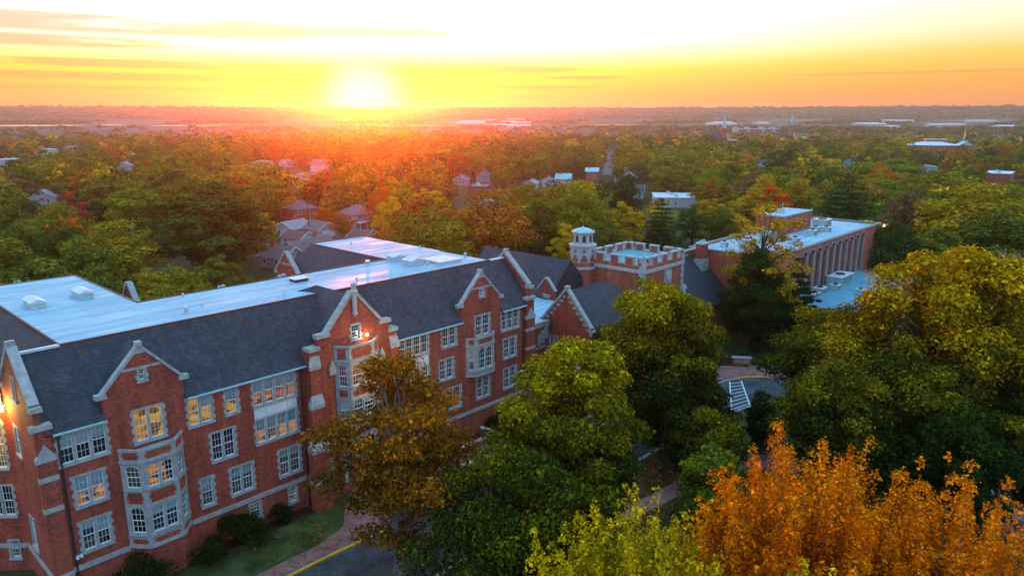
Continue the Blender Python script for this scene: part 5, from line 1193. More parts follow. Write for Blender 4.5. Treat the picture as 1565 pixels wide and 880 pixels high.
sheet('path', [(38, -21.3), (44, -22.4), (50, -23.0), (56, -22.6), (61, -28), (70, -40), (68.5, -41.2), (58, -30.5), (54.5, -24.6), (49, -24.8), (43.5, -24.2), (37.5, -23.2)], 'paver', .02)
# hatched bay beside the turning circle
b = MB()
def stripe(p, q, w):
    d = Vector((q[0] - p[0], q[1] - p[1])); n = Vector((-d.y, d.x)).normalized() * w / 2
    b.poly([(p[0] - n.x, p[1] - n.y, .011), (q[0] - n.x, q[1] - n.y, .011), (q[0] + n.x, q[1] + n.y, .011), (p[0] + n.x, p[1] + n.y, .011)])
A0, A1, B0, B1 = Vector((78.2, -13.5)), Vector((68.6, -18.55)), Vector((79.6, -14.5)), Vector((72.1, -19.3))
stripe(A0, A1, .16); stripe(B0, B1, .16)
for k in range(8):
    f = (k + .6) / 8; p, q = A0.lerp(A1, f), B0.lerp(B1, f); stripe(p.lerp(q, .03), q.lerp(p, .03), .13)
tag(b.build('road_marking', 'mark'), kind='structure')
# entrance sign stone on the planting bed
sg = thing('stone_sign', (86.0, -11.4, 0), 'low brick bench like sign block with pale stone cap on the planting bed', 'sign', rz=R(-52))
b = MB(); b.box(-1.3, -.25, 0, 1.3, .25, 1.0); b.build('base', 'brick2', sg)
b = MB(); b.box(-1.42, -.36, 1.0, 1.42, .36, 1.18); b.build('cap', 'stone_w', sg)
b = MB(); b.box(-1.05, -.275, .3, 1.05, -.252, .82); b.build('sign_panel', 'conc', sg)
# patio at the right with table and chairs
MAT['slab_grey'] = mat_noise('grey patio slab', (.20, .19, .20), (.29, .275, .29), 1.5, .85, .2); MAT['slab_red'] = mat_noise('red patio slab', (.17, .055, .045), (.25, .085, .07), 1.5, .85, .2)
pat = sheet('patio', [(58.5, -47.6), (64, -46.6), (72, -45.9), (77, -50), (62, -56)], 'kerb', .02)
slab_me = {}
for mm in ('slab_grey', 'slab_red'):
    b = MB(); b.prism([(-.61, -.61, 0), (.61, -.61, 0), (.61, .61, 0), (-.61, .61, 0)], [(-.59, -.59, .03), (.59, -.59, .03), (.59, .59, .03), (-.59, .59, .03)]); slab_me[mm] = b.mesh('paving_slab', mm)
def inside(x, y, pl):
    return all((q[0] - p[0]) * (y - p[1]) - (q[1] - p[1]) * (x - p[0]) < -.5 * math.dist(p, q) for p, q in zip(pl, pl[1:] + pl[:1]))
PP = [(58.5, -47.6), (64, -46.6), (72, -45.9), (77, -50), (62, -56)]
for ix in range(16):
    for iy in range(9):
        x, y = 58.5 + ix * 1.25, -56 + iy * 1.25
        if inside(x, y, PP):
            o = bpy.data.objects.new('paving_slab', slab_me['slab_red' if (ix // 2 + iy // 2) % 3 == 0 else 'slab_grey']); COL.objects.link(o); o.parent = pat; o.location = (x, y, .018)
tb_ = thing('patio_table', (61.6, -48.4, .05), 'round dark patio table on the chequered paving', 'table')
b = MB(); b.lathe([(.02, .70), (.62, .71), (.66, .73), (.62, .76), (.02, .765)], (0, 0, 0), 20); b.build('tabletop', 'dark', tb_)
b = MB(); b.tube([(0, 0, .7), (0, 0, .05)], [.05, .05], 8); b.lathe([(.34, .0), (.32, .04), (.06, .07)], (0, 0, 0), 12); b.build('pedestal', 'dark', tb_)
def pchair(x, y, rz, lab):
    c = thing('patio_chair', (x, y, .05), lab, 'chair', 'chairs round the patio table', rz)
    b = MB(); b.box(-.24, -.24, .43, .24, .24, .47); b.build('seat', 'dark', c)
    b = MB()
    for k in range(5): b.box(-.22 + k * .1, .22, .5, -.16 + k * .1, .25, .88)
    b.box(-.24, .215, .86, .24, .255, .93); b.build('backrest', 'dark', c)
    for sx in (-.21, .21):
        for sy in (-.21, .21): b = MB(); b.tube([(sx, sy, .43), (sx * 1.1, sy * 1.1, 0)], [.018, .018], 5); b.build('leg', 'dark', c)
pchair(62.5, -47.9, R(-70), 'dark patio chair pulled up behind the round table'); pchair(60.7, -49.1, R(110), 'dark patio chair in front of the round table'); pchair(61.1, -47.5, R(30), 'dark patio chair left of the round table')
def street_lamp(x, y, h, lab, energy):
    l = thing('street_lamp', (x, y, 0), lab, 'street lamp', 'lit lamps among the big trees')
    b = MB(); b.tube([(0, 0, 0), (0, 0, .5), (0, 0, h)], [.09, .06, .045], 8); b.build('post', 'dark', l)
    b = MB(); b.lathe([(.03, h), (.10, h + .03), (.13, h + .2), (.08, h + .28), (.02, h + .32)], (0, 0, 0), 10); b.build('lantern', 'lampw', l, smooth=True)
    lt = lamp_light('lamp_light', (x, y, h - .15), energy, (1, .9, .75), .15); lt.parent = l; lt.location = (0, 0, h - .15)
street_lamp(60.2, -46.25, 3.5, 'lit white lamp in front of the patio, lower of the two lit lamps', 30)
street_lamp(74.1, -46.4, 3.5, 'lit white lamp higher up at the picture edge, behind the patio', 30)

# ================================================================ trees
def leaf_mesh(name, P, tone, size, rs, mat, aspect=.62, out=None):
    """one rhombic leaf per point, random orientation"""
    n = len(P)
    nrm = rs.normal(0, 1, (n, 3)); nrm[:, 2] = np.abs(nrm[:, 2]) * .7 + .25
    if out is not None: nrm = nrm * .55 + out * 1.0
    nrm /= np.linalg.norm(nrm, axis=1)[:, None]
    a = np.cross(nrm, rs.normal(0, 1, (n, 3))); a /= np.linalg.norm(a, axis=1)[:, None]
    c = np.cross(nrm, a); sz = (size * np.clip(rs.lognormal(0, .38, n), .45, 2.1))[:, None]
    V = np.empty((n, 4, 3)); V[:, 0] = P - a * sz * .5; V[:, 1] = P + c * sz * .5 * aspect - nrm * sz * .08; V[:, 2] = P + a * sz * .5; V[:, 3] = P - c * sz * .5 * aspect - nrm * sz * .08
    me = bpy.data.meshes.new(name)
    me.vertices.add(4 * n); me.vertices.foreach_set('co', V.reshape(-1).astype(np.float32))
    me.loops.add(4 * n); me.loops.foreach_set('vertex_index', np.arange(4 * n, dtype=np.int32))
    me.polygons.add(n); me.polygons.foreach_set('loop_start', np.arange(0, 4 * n, 4, dtype=np.int32))
    at = me.attributes.new('tone', 'FLOAT', 'FACE'); at.data.foreach_set('value', np.clip(tone, 0, 1).astype(np.float32))
    me.materials.append(mat); me.update(calc_edges=True)
    return me
def clumps_for(kind, h, Rr, rs, n=None):
    """clump centres and radii (x, y, z, r, flat)"""
    C = []
    if kind in ('round', 'sparse', 'oak'):
        z0 = h * {'round': .07, 'sparse': .24, 'oak': .12}[kind]; zc = (z0 + h) / 2 + .03 * h; hb = (h - z0) / 2
        n = n or {'round': 64, 'sparse': 46, 'oak': 74}[kind]; ph = rs.uniform(0, 6.28, 3)
        for i in range(n):
            ga = i * 2.39996 + rs.uniform(-.5, .5); cz = 1 - 2 * (i + .5) / n; cz = np.clip(cz + rs.uniform(-.12, .12), -.97, .99)
            lob = 1 + .20 * math.sin(2 * ga + ph[0]) + .12 * math.sin(3 * ga + ph[1])
            rad = rs.uniform(.70, 1.06) * lob if rs.random() < .8 else rs.uniform(.2, .6)
            sr = math.sqrt(1 - cz * cz) * (1 - .15 * cz); low = .9 if cz < -.45 else 1
            r = Rr * (rs.uniform(.22, .38) if kind == 'round' else rs.uniform(.13, .25) if kind == 'sparse' else rs.uniform(.15, .29))
            C.append((Rr * .84 * rad * sr * math.cos(ga) * low, Rr * .84 * rad * sr * math.sin(ga) * low, zc + (hb - r * .35) * min(1.05, rad * 1.06) * cz, r, .72))
    elif kind == 'plume':
        m = n or 26
        for i in range(m):
            ga = i * 2.39996 + rs.uniform(-.3, .3); t = math.sqrt((i + .3) / m); top = h * (1 - .27 * t ** 2.0) * rs.uniform(.82, 1.0)
            b0 = h * rs.uniform(.22, .4); bx = Rr * t * .45
            for k in range(11):
                f = k / 10; rr_ = bx + (Rr * t * .95 - bx) * f ** .8; z = b0 + (top - b0) * f
                r = (.8 + .2 * Rr) * (.40 * (1 - f) ** .9 + .16) * rs.uniform(.8, 1.15)
                C.append((rr_ * math.cos(ga) + rs.uniform(-.22, .22), rr_ * math.sin(ga) + rs.uniform(-.22, .22), z, r, 1.7))
    elif kind == 'pine':
        L = n or 11
        for i in range(L):
            f = i / (L - 1); z = h * (.16 + .80 * f); ln = Rr * (1 - f) ** .75 * rs.uniform(.8, 1.08) + .05 * Rr; nb = 8 if f < .7 else 5
            for k in range(nb):
                a = 2 * math.pi * k / nb + i * .7 + rs.uniform(-.25, .25); l2 = ln * rs.uniform(.75, 1.1)
                for q in (.35, .65, .95): C.append((l2 * q * math.cos(a), l2 * q * math.sin(a), z + (q - .4) * .03 * h - q * q * .02 * h, Rr * (.17 - .05 * q) * (1.15 - .55 * f), .34))
    return np.array(C)
def leaf_points(C, n, rs, fill=.45, topbias=.7):
    w = C[:, 3] ** 2; idx = rs.choice(len(C), n, p=w / w.sum())
    d = rs.normal(0, 1, (n, 3)); d /= np.linalg.norm(d, axis=1)[:, None]
    fl = (d[:, 2] < -.15) & (rs.random(n) < topbias); d[fl, 2] *= -1
    r = (fill + (1 - fill) * rs.random(n) ** .6) * rs.uniform(.85, 1.18, n)
    P = C[idx, :3] + d * (C[idx, 3] * r)[:, None] * np.stack([np.ones(n), np.ones(n), C[idx, 4]], 1)
    return P, idx, d
def limbs(C, h, Rr, rs, kind, frac=1.0, sides=6):
    b = MB(); r0 = .020 * h + .02 * Rr; bend = rs.uniform(-.03, .03, 2) * h
    top = .93 * h if kind == 'pine' else .72 * h
    def ax(z): f = z / h; return Vector((bend[0] * math.sin(3 * f), bend[1] * math.sin(2.4 * f), z))
    zz = [0, .04 * h, .2 * h, .4 * h, .56 * h, top]
    b.tube([ax(z) for z in zz], [r0 * 1.6, r0 * 1.1, r0 * .92, r0 * .7, r0 * .42, r0 * .1], 9)
    if kind == 'plume':
        for i in range(0, len(C) - 10, 11):
            q = [Vector(c[:3]) for c in C[i:i + 10]]; s = ax(max(.12 * h, q[0].z - .12 * h)); k = r0 * .4
            b.tube([s] + q, [k] + [k * (1 - .095 * (j + 1)) * .8 for j in range(10)], 5, 0, False)
        return b
    sel = [c for c in C if rs.random() < frac]
    for c in sel:
        p = Vector(c[:3]); rad = math.hypot(p.x, p.y)
        z0 = max(.18 * h, min(p.z - rad * (.15 if kind == 'pine' else .75), top * .95)); s = ax(z0)
        mid = s.lerp(p, .5) + Vector((rs.uniform(-.06, .06) * Rr, rs.uniform(-.06, .06) * Rr, (.06 if kind != 'plume' else -.05) * Rr))
        k = r0 * (.42 if kind != 'pine' else .22) * (1 - .55 * z0 / h)
        b.tube([s, mid, p], [k, k * .55, k * .15], sides, 0, False)
    return b
def tree(kind, x, y, h, Rr, nleaf, lsize, mat, seed, label, cat='tree', name='broadleaf_tree', tone=(.25, .5, .3), bark='bark', group=None, fill=.45, nclump=None, shift=None, limbf=1.0, squash=None):
    """tone = (base amount of turned leaves, extra towards the crown top that paints it as lit, spread between clumps)"""
    rs = np.random.default_rng(seed)
    C = clumps_for(kind, h, Rr, rs, nclump)
    if shift is not None:
        for (dx, dy, dz, k) in shift: C = np.concatenate([C, C[rs.random(len(C)) < k] + np.array([dx, dy, dz, 0, 0])])
    P, idx, od = leaf_points(C, nleaf, rs, fill)
    ct = rs.uniform(-1, 1, len(C)) * tone[2]
    tn = tone[0] + tone[1] * np.clip((P[:, 2] / h - .45) / .5, 0, 1) + ct[idx] + rs.normal(0, .10, nleaf)  # turned leaves, plus lit tops painted by the rise with height
    T = thing(name, (x, y, 0), label, cat, group, rs.uniform(0, 6.28) if squash is None else 0)
    limbs(C, h, Rr, rs, kind, limbf).build('trunk', bark, T)
    cr = bpy.data.objects.new('crown', leaf_mesh('crown', P, tn, lsize, rs, mat, .62, od)); COL.objects.link(cr); cr.parent = T
    return T
LM = lambda n, a, b, k=.28: mat_leaf(n, a, b, k)
M_or = LM('orange maple leaves', (.72, .135, .003), (.95, .29, .005), .45); M_yg = LM('yellow green maple leaves', (.21, .165, .006), (.72, .43, .006), .42)
M_oak = LM('tan oak leaves', (.13, .062, .008), (.44, .135, .005)); M_loc = LM('locust leaves', (.026, .044, .006), (.42, .29, .006))
M_dk = LM('deep green leaves', (.012, .026, .006), (.055, .080, .008)); M_ctr = LM('linden leaves', (.020, .034, .006), (.36, .24, .006))
M_gold = LM('golden leaves', (.050, .048, .006), (.64, .34, .005)); M_pine = LM('pine needles', (.016, .034, .008), (.040, .060, .010)); M_bare = LM('thin yellow leaves', (.36, .19, .010), (.60, .32, .012))
M_sm = LM('soft green leaves', (.060, .10, .012), (.19, .18, .012))
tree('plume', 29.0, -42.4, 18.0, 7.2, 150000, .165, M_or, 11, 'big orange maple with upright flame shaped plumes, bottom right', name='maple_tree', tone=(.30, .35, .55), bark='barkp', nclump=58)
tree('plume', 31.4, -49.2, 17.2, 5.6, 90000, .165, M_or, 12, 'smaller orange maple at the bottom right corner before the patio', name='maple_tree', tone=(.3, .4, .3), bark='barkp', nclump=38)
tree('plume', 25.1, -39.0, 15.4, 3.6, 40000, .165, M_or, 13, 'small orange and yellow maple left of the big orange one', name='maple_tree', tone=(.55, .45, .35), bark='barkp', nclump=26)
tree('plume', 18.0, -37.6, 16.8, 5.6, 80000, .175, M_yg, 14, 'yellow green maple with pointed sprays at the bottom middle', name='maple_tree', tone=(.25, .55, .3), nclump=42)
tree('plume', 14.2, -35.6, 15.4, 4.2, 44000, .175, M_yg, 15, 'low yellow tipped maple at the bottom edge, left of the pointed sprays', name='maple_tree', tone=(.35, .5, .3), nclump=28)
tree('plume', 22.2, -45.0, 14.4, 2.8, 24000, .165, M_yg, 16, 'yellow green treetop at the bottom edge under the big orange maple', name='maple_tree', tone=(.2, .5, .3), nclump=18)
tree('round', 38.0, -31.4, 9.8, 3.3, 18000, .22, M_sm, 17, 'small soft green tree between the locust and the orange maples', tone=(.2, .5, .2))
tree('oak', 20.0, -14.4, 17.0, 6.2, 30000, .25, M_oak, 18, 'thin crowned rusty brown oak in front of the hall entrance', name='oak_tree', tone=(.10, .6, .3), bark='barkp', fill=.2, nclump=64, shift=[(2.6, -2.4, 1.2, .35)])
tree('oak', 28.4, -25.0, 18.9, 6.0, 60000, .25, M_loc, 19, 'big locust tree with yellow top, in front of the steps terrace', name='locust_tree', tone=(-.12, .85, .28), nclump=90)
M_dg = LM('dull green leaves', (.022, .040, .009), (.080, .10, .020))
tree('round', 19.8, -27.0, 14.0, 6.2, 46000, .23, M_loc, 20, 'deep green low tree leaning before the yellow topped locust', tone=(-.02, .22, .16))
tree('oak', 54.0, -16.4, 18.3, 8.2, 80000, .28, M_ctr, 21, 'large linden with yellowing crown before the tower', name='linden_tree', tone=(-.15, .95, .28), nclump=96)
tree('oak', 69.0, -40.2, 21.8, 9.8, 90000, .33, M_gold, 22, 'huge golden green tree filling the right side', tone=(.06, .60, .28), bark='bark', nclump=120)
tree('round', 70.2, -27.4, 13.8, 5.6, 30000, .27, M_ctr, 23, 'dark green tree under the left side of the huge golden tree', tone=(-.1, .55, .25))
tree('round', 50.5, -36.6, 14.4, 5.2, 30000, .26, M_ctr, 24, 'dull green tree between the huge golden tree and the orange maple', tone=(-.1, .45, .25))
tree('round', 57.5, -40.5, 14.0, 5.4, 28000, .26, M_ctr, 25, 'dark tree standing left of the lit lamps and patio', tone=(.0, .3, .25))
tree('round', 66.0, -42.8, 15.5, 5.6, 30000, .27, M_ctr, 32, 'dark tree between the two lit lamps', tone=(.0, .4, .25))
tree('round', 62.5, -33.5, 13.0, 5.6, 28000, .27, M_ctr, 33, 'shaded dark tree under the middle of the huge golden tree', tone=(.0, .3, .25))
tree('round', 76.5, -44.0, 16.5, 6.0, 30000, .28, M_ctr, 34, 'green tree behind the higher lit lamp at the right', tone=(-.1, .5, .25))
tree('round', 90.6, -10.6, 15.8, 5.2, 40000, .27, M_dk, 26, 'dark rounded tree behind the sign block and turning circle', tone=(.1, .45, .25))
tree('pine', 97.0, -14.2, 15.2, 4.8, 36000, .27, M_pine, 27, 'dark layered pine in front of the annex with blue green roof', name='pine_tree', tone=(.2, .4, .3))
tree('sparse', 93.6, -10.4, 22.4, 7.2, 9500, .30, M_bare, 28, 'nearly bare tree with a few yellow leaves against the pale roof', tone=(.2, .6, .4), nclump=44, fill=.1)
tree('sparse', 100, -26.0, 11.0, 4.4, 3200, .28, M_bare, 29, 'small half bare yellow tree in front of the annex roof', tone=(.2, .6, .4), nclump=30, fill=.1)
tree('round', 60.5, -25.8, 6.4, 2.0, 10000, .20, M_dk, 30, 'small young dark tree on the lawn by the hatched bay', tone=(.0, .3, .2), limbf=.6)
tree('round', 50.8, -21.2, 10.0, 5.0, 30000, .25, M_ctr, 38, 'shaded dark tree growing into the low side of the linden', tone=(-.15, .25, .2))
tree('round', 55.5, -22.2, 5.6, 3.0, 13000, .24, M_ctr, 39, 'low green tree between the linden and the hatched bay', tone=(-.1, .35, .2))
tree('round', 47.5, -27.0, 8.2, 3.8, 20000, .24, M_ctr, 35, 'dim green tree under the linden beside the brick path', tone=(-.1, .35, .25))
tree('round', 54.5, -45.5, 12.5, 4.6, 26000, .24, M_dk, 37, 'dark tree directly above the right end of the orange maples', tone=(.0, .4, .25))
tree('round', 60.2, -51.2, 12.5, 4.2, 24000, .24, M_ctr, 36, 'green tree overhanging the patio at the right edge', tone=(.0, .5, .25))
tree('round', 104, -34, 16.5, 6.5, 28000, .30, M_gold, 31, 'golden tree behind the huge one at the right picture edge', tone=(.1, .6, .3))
def bush(x, y, h, r, lab, mat, seed, n=4000, group=None):
    rs = np.random.default_rng(seed); C = []
    for i in range(16):
        a = rs.uniform(0, 6.28); q = rs.uniform(0, .7); C.append((r * q * math.cos(a), r * q * math.sin(a), h * rs.uniform(.25, .72), r * rs.uniform(.3, .5), .8))
    C = np.array(C); P, idx, od = leaf_points(C, n, rs, .5); P[:, 2] = np.maximum(P[:, 2], .04)
    T = thing('bush', (x, y, 0), lab, 'bush', group)
    b = MB()
    for c in C[:8]: b.tube([(0, 0, 0), (c[0] * .5, c[1] * .5, c[2] * .6), tuple(c[:3])], [.04, .03, .015], 5, 0, False)
    b.build('stem', 'bark', T)
    o = bpy.data.objects.new('foliage', leaf_mesh('foliage', P, rs.normal(.2, .25, n), .15, rs, mat)); COL.objects.link(o); o.parent = T
bush(13.2, -1.6, 3.0, 2.35, 'large dark rounded bush by the hall base right of the first bay', M_dk, 41, 6000)
bush(10.2, -2.2, 2.0, 1.7, 'smaller dark bush just left of the large rounded one', M_dk, 42)
bush(17.6, -1.0, 1.9, 1.4, 'small loose bush by the basement window near the pavilion', M_dk, 43, 2500)
bush(4.9, -2.4, 2.9, 2.6, 'dark bush at the bottom edge below the first bay', M_dk, 44, 6000)
bush(44.6, -1.6, 2.6, 1.6, 'dark bush against the wall under the right gable', M_dk, 45, 5000); bush(48.2, -1.8, 2.6, 1.7, 'dark bush by the wall near the right corner pier', M_dk, 46, 5000)
for k, (x, y) in enumerate(((85.2, -12.4), (87.3, -10.3), (84.6, -11.6))): bush(x, y, .6, .5, ('small yellow green plant at the right end of the sign block', 'small yellow green plant behind the sign block', 'small yellow green plant at the left end of the sign block')[k], M_yg, 50 + k, 500)
# fallen leaves lying on the lawns, paving and road
def fallen(n, x0, x1, y0, y1, mat, seed, lab, z=.03):
    rs = np.random.default_rng(seed); P = np.stack([rs.uniform(x0, x1, n), rs.uniform(y0, y1, n), np.full(n, z)], 1)
    k = np.sin(P[:, 0] * .55 + np.cos(P[:, 1] * .7) * 2) + rs.normal(0, .7, n) > 0; P = P[k]
    P[:, 2] = np.where((P[:, 1] > -8.7) & (P[:, 0] < 60), .135, z)
    up = np.tile(np.array([0, 0, 1.5]), (len(P), 1)) + rs.normal(0, .3, (len(P), 3))
    o = bpy.data.objects.new('fallen_leaves', leaf_mesh('fallen_leaves', P, rs.uniform(0, 1, len(P)), .17, rs, mat, .7, up)); COL.objects.link(o); tag(o, lab, 'fallen leaves', kind='stuff')
fallen(5200, 6, 44, -18, -1.8, M_oak, 61, 'fallen brown leaves strewn over lawn, path and road by the oak')
fallen(9000, 26, 56, -36, -17.5, M_or, 62, 'fallen rust leaves covering the ground below the linden and maples')
fallen(2600, 56, 82, -34, -5, M_bare, 63, 'fallen yellow leaves on the lawn by the hatched bay')
# ---------------- town trees: a dozen crowns shared by copies, each copy with its own colour, size and turn
TINT = {'olive': (0.15, 0.13, 0.009), 'green': (0.092, 0.105, 0.01), 'lime': (0.165, 0.17, 0.009), 'gold': (0.29, 0.2, 0.007), 'dark': (0.036, 0.06, 0.008), 'copper': (0.2562, 0.1122, 0.011), 'orange': (0.4392, 0.1403, 0.0061), 'brown': (0.1464, 0.0854, 0.0244), 'yellow': (0.46, 0.28, 0.007), 'russet': (0.3, 0.055, 0.018), 'red': (0.7564, 0.1525, 0.0061), 'grey': (0.1098, 0.1281, 0.0793), 'pinegreen': (0.026, 0.05, 0.01)}
def proto(kind, nleaf, ls, seed, nclump=None):
    rs = np.random.default_rng(seed); h, Rr = 14.0, 6.0
    C = clumps_for(kind, h, Rr, rs, nclump); P, idx, od = leaf_points(C, nleaf, rs, .5); ct = rs.uniform(-1, 1, len(C))
    me = leaf_mesh('crown', P, .30 + .35 * np.clip((P[:, 2] / h - .5) / .5, 0, 1) + .48 * ct[idx], ls, rs, MAT['leaf'], .7, od)  # tone grows up the crown: lit tops put into the leaf colour
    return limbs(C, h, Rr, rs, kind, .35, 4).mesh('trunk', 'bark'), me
PROTO = {('round', 1): [proto('round', 14000, .33, 100 + k, 50) for k in range(4)] + [proto('oak', 14000, .33, 120 + k, 60) for k in range(3)],
         ('sparse', 1): [proto('sparse', 3200, .36, 110 + k) for k in range(2)], ('pine', 1): [proto('pine', 9000, .38, 115 + k) for k in range(2)],
         ('round', 2): [proto('round', 4600, .54, 140 + k, 36) for k in range(5)] + [proto('oak', 4600, .54, 150 + k, 44) for k in range(3)]}
TREE_SRC = {}
def town_tree(x, y, h, Rr, kind, colr, lab, lod, group=None):
    L = PROTO[(kind, lod)]; k = random.randrange(len(L)); key = (kind, lod, k)
    nm = {'pine': 'pine_tree', 'sparse': 'thin_crowned_tree'}.get(kind, 'broadleaf_tree')
    if key not in TREE_SRC:
        T = bpy.data.objects.new(nm, None); tr = bpy.data.objects.new('trunk', L[k][0]); cr = bpy.data.objects.new('crown', L[k][1]); TREE_SRC[key] = (T, tr, cr)
    else: T, tr, cr = (q.copy() for q in TREE_SRC[key])
    for q in (T, tr, cr): COL.objects.link(q)
    tr.parent = T; cr.parent = T
    T.location = (x, y, 0); T.rotation_euler = (0, 0, random.uniform(0, 6.28)); T.scale = (Rr / 6.0, Rr / 6.0, h / 14.0)
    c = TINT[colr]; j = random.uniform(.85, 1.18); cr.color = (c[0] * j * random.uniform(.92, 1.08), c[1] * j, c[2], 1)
    tag(T, lab, 'tree', group)
    if 'group' in T and group is None: del T['group']
random.seed(3)
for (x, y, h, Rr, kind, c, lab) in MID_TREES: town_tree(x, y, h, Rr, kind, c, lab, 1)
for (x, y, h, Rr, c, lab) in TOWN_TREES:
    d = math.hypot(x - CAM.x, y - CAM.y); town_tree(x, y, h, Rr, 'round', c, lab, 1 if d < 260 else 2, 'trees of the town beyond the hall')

# ---------------- the wooded town beyond, as one mass
occ = {}
def put(x, y, r): occ.setdefault((int(x // 25), int(y // 25)), []).append((x, y, r))
for q in MID_TREES + TOWN_TREES: put(q[0], q[1], q[3])
SIGHT = [(hh[0], hh[1], max(hh[2], hh[3]) * .6, 2.0) for hh in HOUSES] + [(883, 395, 16, 6), (1266, 534, 60, 8), (1087, 390, 12, 9), (831, 143, 36, 5), (891, 121, 8, 8)]
S0, S1 = Vector((345, 200)), Vector((740, 475))
def clear_of(x, y, r, h, sp):
    cx, cy_ = int(x // 25), int(y // 25)
    for i in (-1, 0, 1):
        for j in (-1, 0, 1):
            for (a, b_, q) in occ.get((cx + i, cy_ + j), ()):
                if (a - x) ** 2 + (b_ - y) ** 2 < (sp * (r + q)) ** 2: return False
    p = Vector((x, y)); d = S1 - S0; t_ = max(0, min(1, (p - S0).dot(d) / d.length_squared)); s = S0 + d * t_
    if (p - s).length < r * .6 + 3: return False
    dt = math.hypot(x - CAM.x, y - CAM.y)
    for (hx, hy, hw, hz) in SIGHT:
        dh = math.hypot(hx - CAM.x, hy - CAM.y)
        if (hx - x) ** 2 + (hy - y) ** 2 < (r * .8 + hw) ** 2: return False
        if dt < dh:                                     # gardens and streets open in front of the houses
            off = abs((hx - CAM.x) * (y - CAM.y) - (hy - CAM.y) * (x - CAM.x)) / dh
            if off < hw * dt / dh * .8 + r * .8 and h * .95 > CAM.z + (hz - CAM.z) * dt / dh: return False
    return True
rs = np.random.default_rng(77); LP = []; LT = []; LC = []; LS = []; LO_ = []; tint_keys = ['olive'] * 6 + ['green'] * 4 + ['lime'] * 2 + ['gold'] * 5 + ['dark'] * 3 + ['copper'] * 2 + ['orange', 'yellow']
trunks = MB()
shapes = []
for k in range(10):
    C = clumps_for('round', 14, 6, np.random.default_rng(200 + k), 30); P, idx, od = leaf_points(C, 700, np.random.default_rng(300 + k), .6)
    shapes.append((P, od, np.random.default_rng(400 + k).uniform(-.3, .3, len(C))[idx]))
D = 190.0; nfar = 0
while D < 1120:
    step = 11.5 if D < 600 else 15.5; a = -.68
    while a < .68:
        aa = YAW - a + rs.uniform(-.4, .4) * step / D; r_ = D + rs.uniform(-.45, .45) * step; a += step / D
        x, y = CAM.x + r_ * math.cos(aa), CAM.y + r_ * math.sin(aa); h = rs.uniform(8.5, 17); q = h * rs.uniform(.38, .52) * (1.15 if D > 700 else 1)
        if x < 170 and y < 34 and D < 300: continue
        if not clear_of(x, y, q, h, .64): continue
        put(x, y, q); nfar += 1
        P, od, tn = shapes[rs.integers(10)]; n = 520 if D < 350 else 300 if D < 600 else 150 if D < 900 else 90
        sel = rs.choice(700, n, replace=False); th = rs.uniform(0, 6.28); c_, s_ = math.cos(th), math.sin(th); p = P[sel]
        W = np.stack([x + (p[:, 0] * c_ - p[:, 1] * s_) * q / 6, y + (p[:, 0] * s_ + p[:, 1] * c_) * q / 6, terr_h(r_) + p[:, 2] * h / 14], 1)
        o_ = od[sel]; LO_.append(np.stack([o_[:, 0] * c_ - o_[:, 1] * s_, o_[:, 0] * s_ + o_[:, 1] * c_, o_[:, 2]], 1)); LP.append(W); LT.append(.35 + tn[sel] + .3 * (p[:, 2] / 14 - .5)); LS.append(np.full(n, q / 6 * (1.35 if n == 520 else 1.75 if n == 300 else 2.4 if n == 150 else 3.0)))  # higher leaves take the lighter tone, painting lit treetops
        LC.append(np.tile(np.array(TINT[tint_keys[rs.integers(len(tint_keys))]]) * rs.uniform(.85, 1.2), (n, 1)))
        if D < 500: trunks.box(x - .2, y - .2, 0, x + .2, y + .2, h * .5)
    D += step * .92
def wood(name, LP, LT, LS, LC, LO=None):
    m, t, o = new_mat(name + ' leaves'); at = N(t, 'ShaderNodeAttribute'); at.attribute_name = 'tint'; tn = N(t, 'ShaderNodeAttribute'); tn.attribute_name = 'tone'
    hs = N(t, 'ShaderNodeHueSaturation'); hs.inputs['Hue'].default_value = .475; hs.inputs['Value'].default_value = 1.5; t.links.new(at.outputs['Color'], hs.inputs['Color'])
    geo = N(t, 'ShaderNodeNewGeometry'); var = ramp(t, geo.outputs['Random Per Island'], [(0, (.52, .54, .58)), (1, (1.5, 1.46, 1.3))])
    col = mixc(t, 1.0, mixc(t, tn.outputs['Fac'], at.outputs['Color'], hs.outputs[0]), var, 'MULTIPLY')
    d = N(t, 'ShaderNodeBsdfDiffuse'); tl = N(t, 'ShaderNodeBsdfTranslucent'); t.links.new(col, d.inputs[0]); t.links.new(col, tl.inputs[0])
    mx = N(t, 'ShaderNodeMixShader'); mx.inputs[0].default_value = .12; t.links.new(d.outputs[0], mx.inputs[1]); t.links.new(tl.outputs[0], mx.inputs[2]); t.links.new(mx.outputs[0], o.inputs[0])
    P = np.concatenate(LP); me = leaf_mesh(name, P, np.concatenate(LT), np.concatenate(LS) * .72, np.random.default_rng(9), m, .75, None if LO is None else np.concatenate(LO))
    cc = np.concatenate(LC); at_ = me.attributes.new('tint', 'FLOAT_COLOR', 'FACE'); at_.data.foreach_set('color', np.concatenate([cc, np.ones((len(cc), 1))], 1).astype(np.float32).reshape(-1))
    o_ = bpy.data.objects.new(name, me); COL.objects.link(o_); return o_, len(P)
wd, nl = wood('distant_woodland', LP, LT, LS, LC, LO_)
tag(wd, 'endless treetops of the town fading into the sunrise haze', 'woodland', kind='stuff')
tk = trunks.build('trunk', 'bark', wd)
print('far trees', nfar, 'leaves', nl)
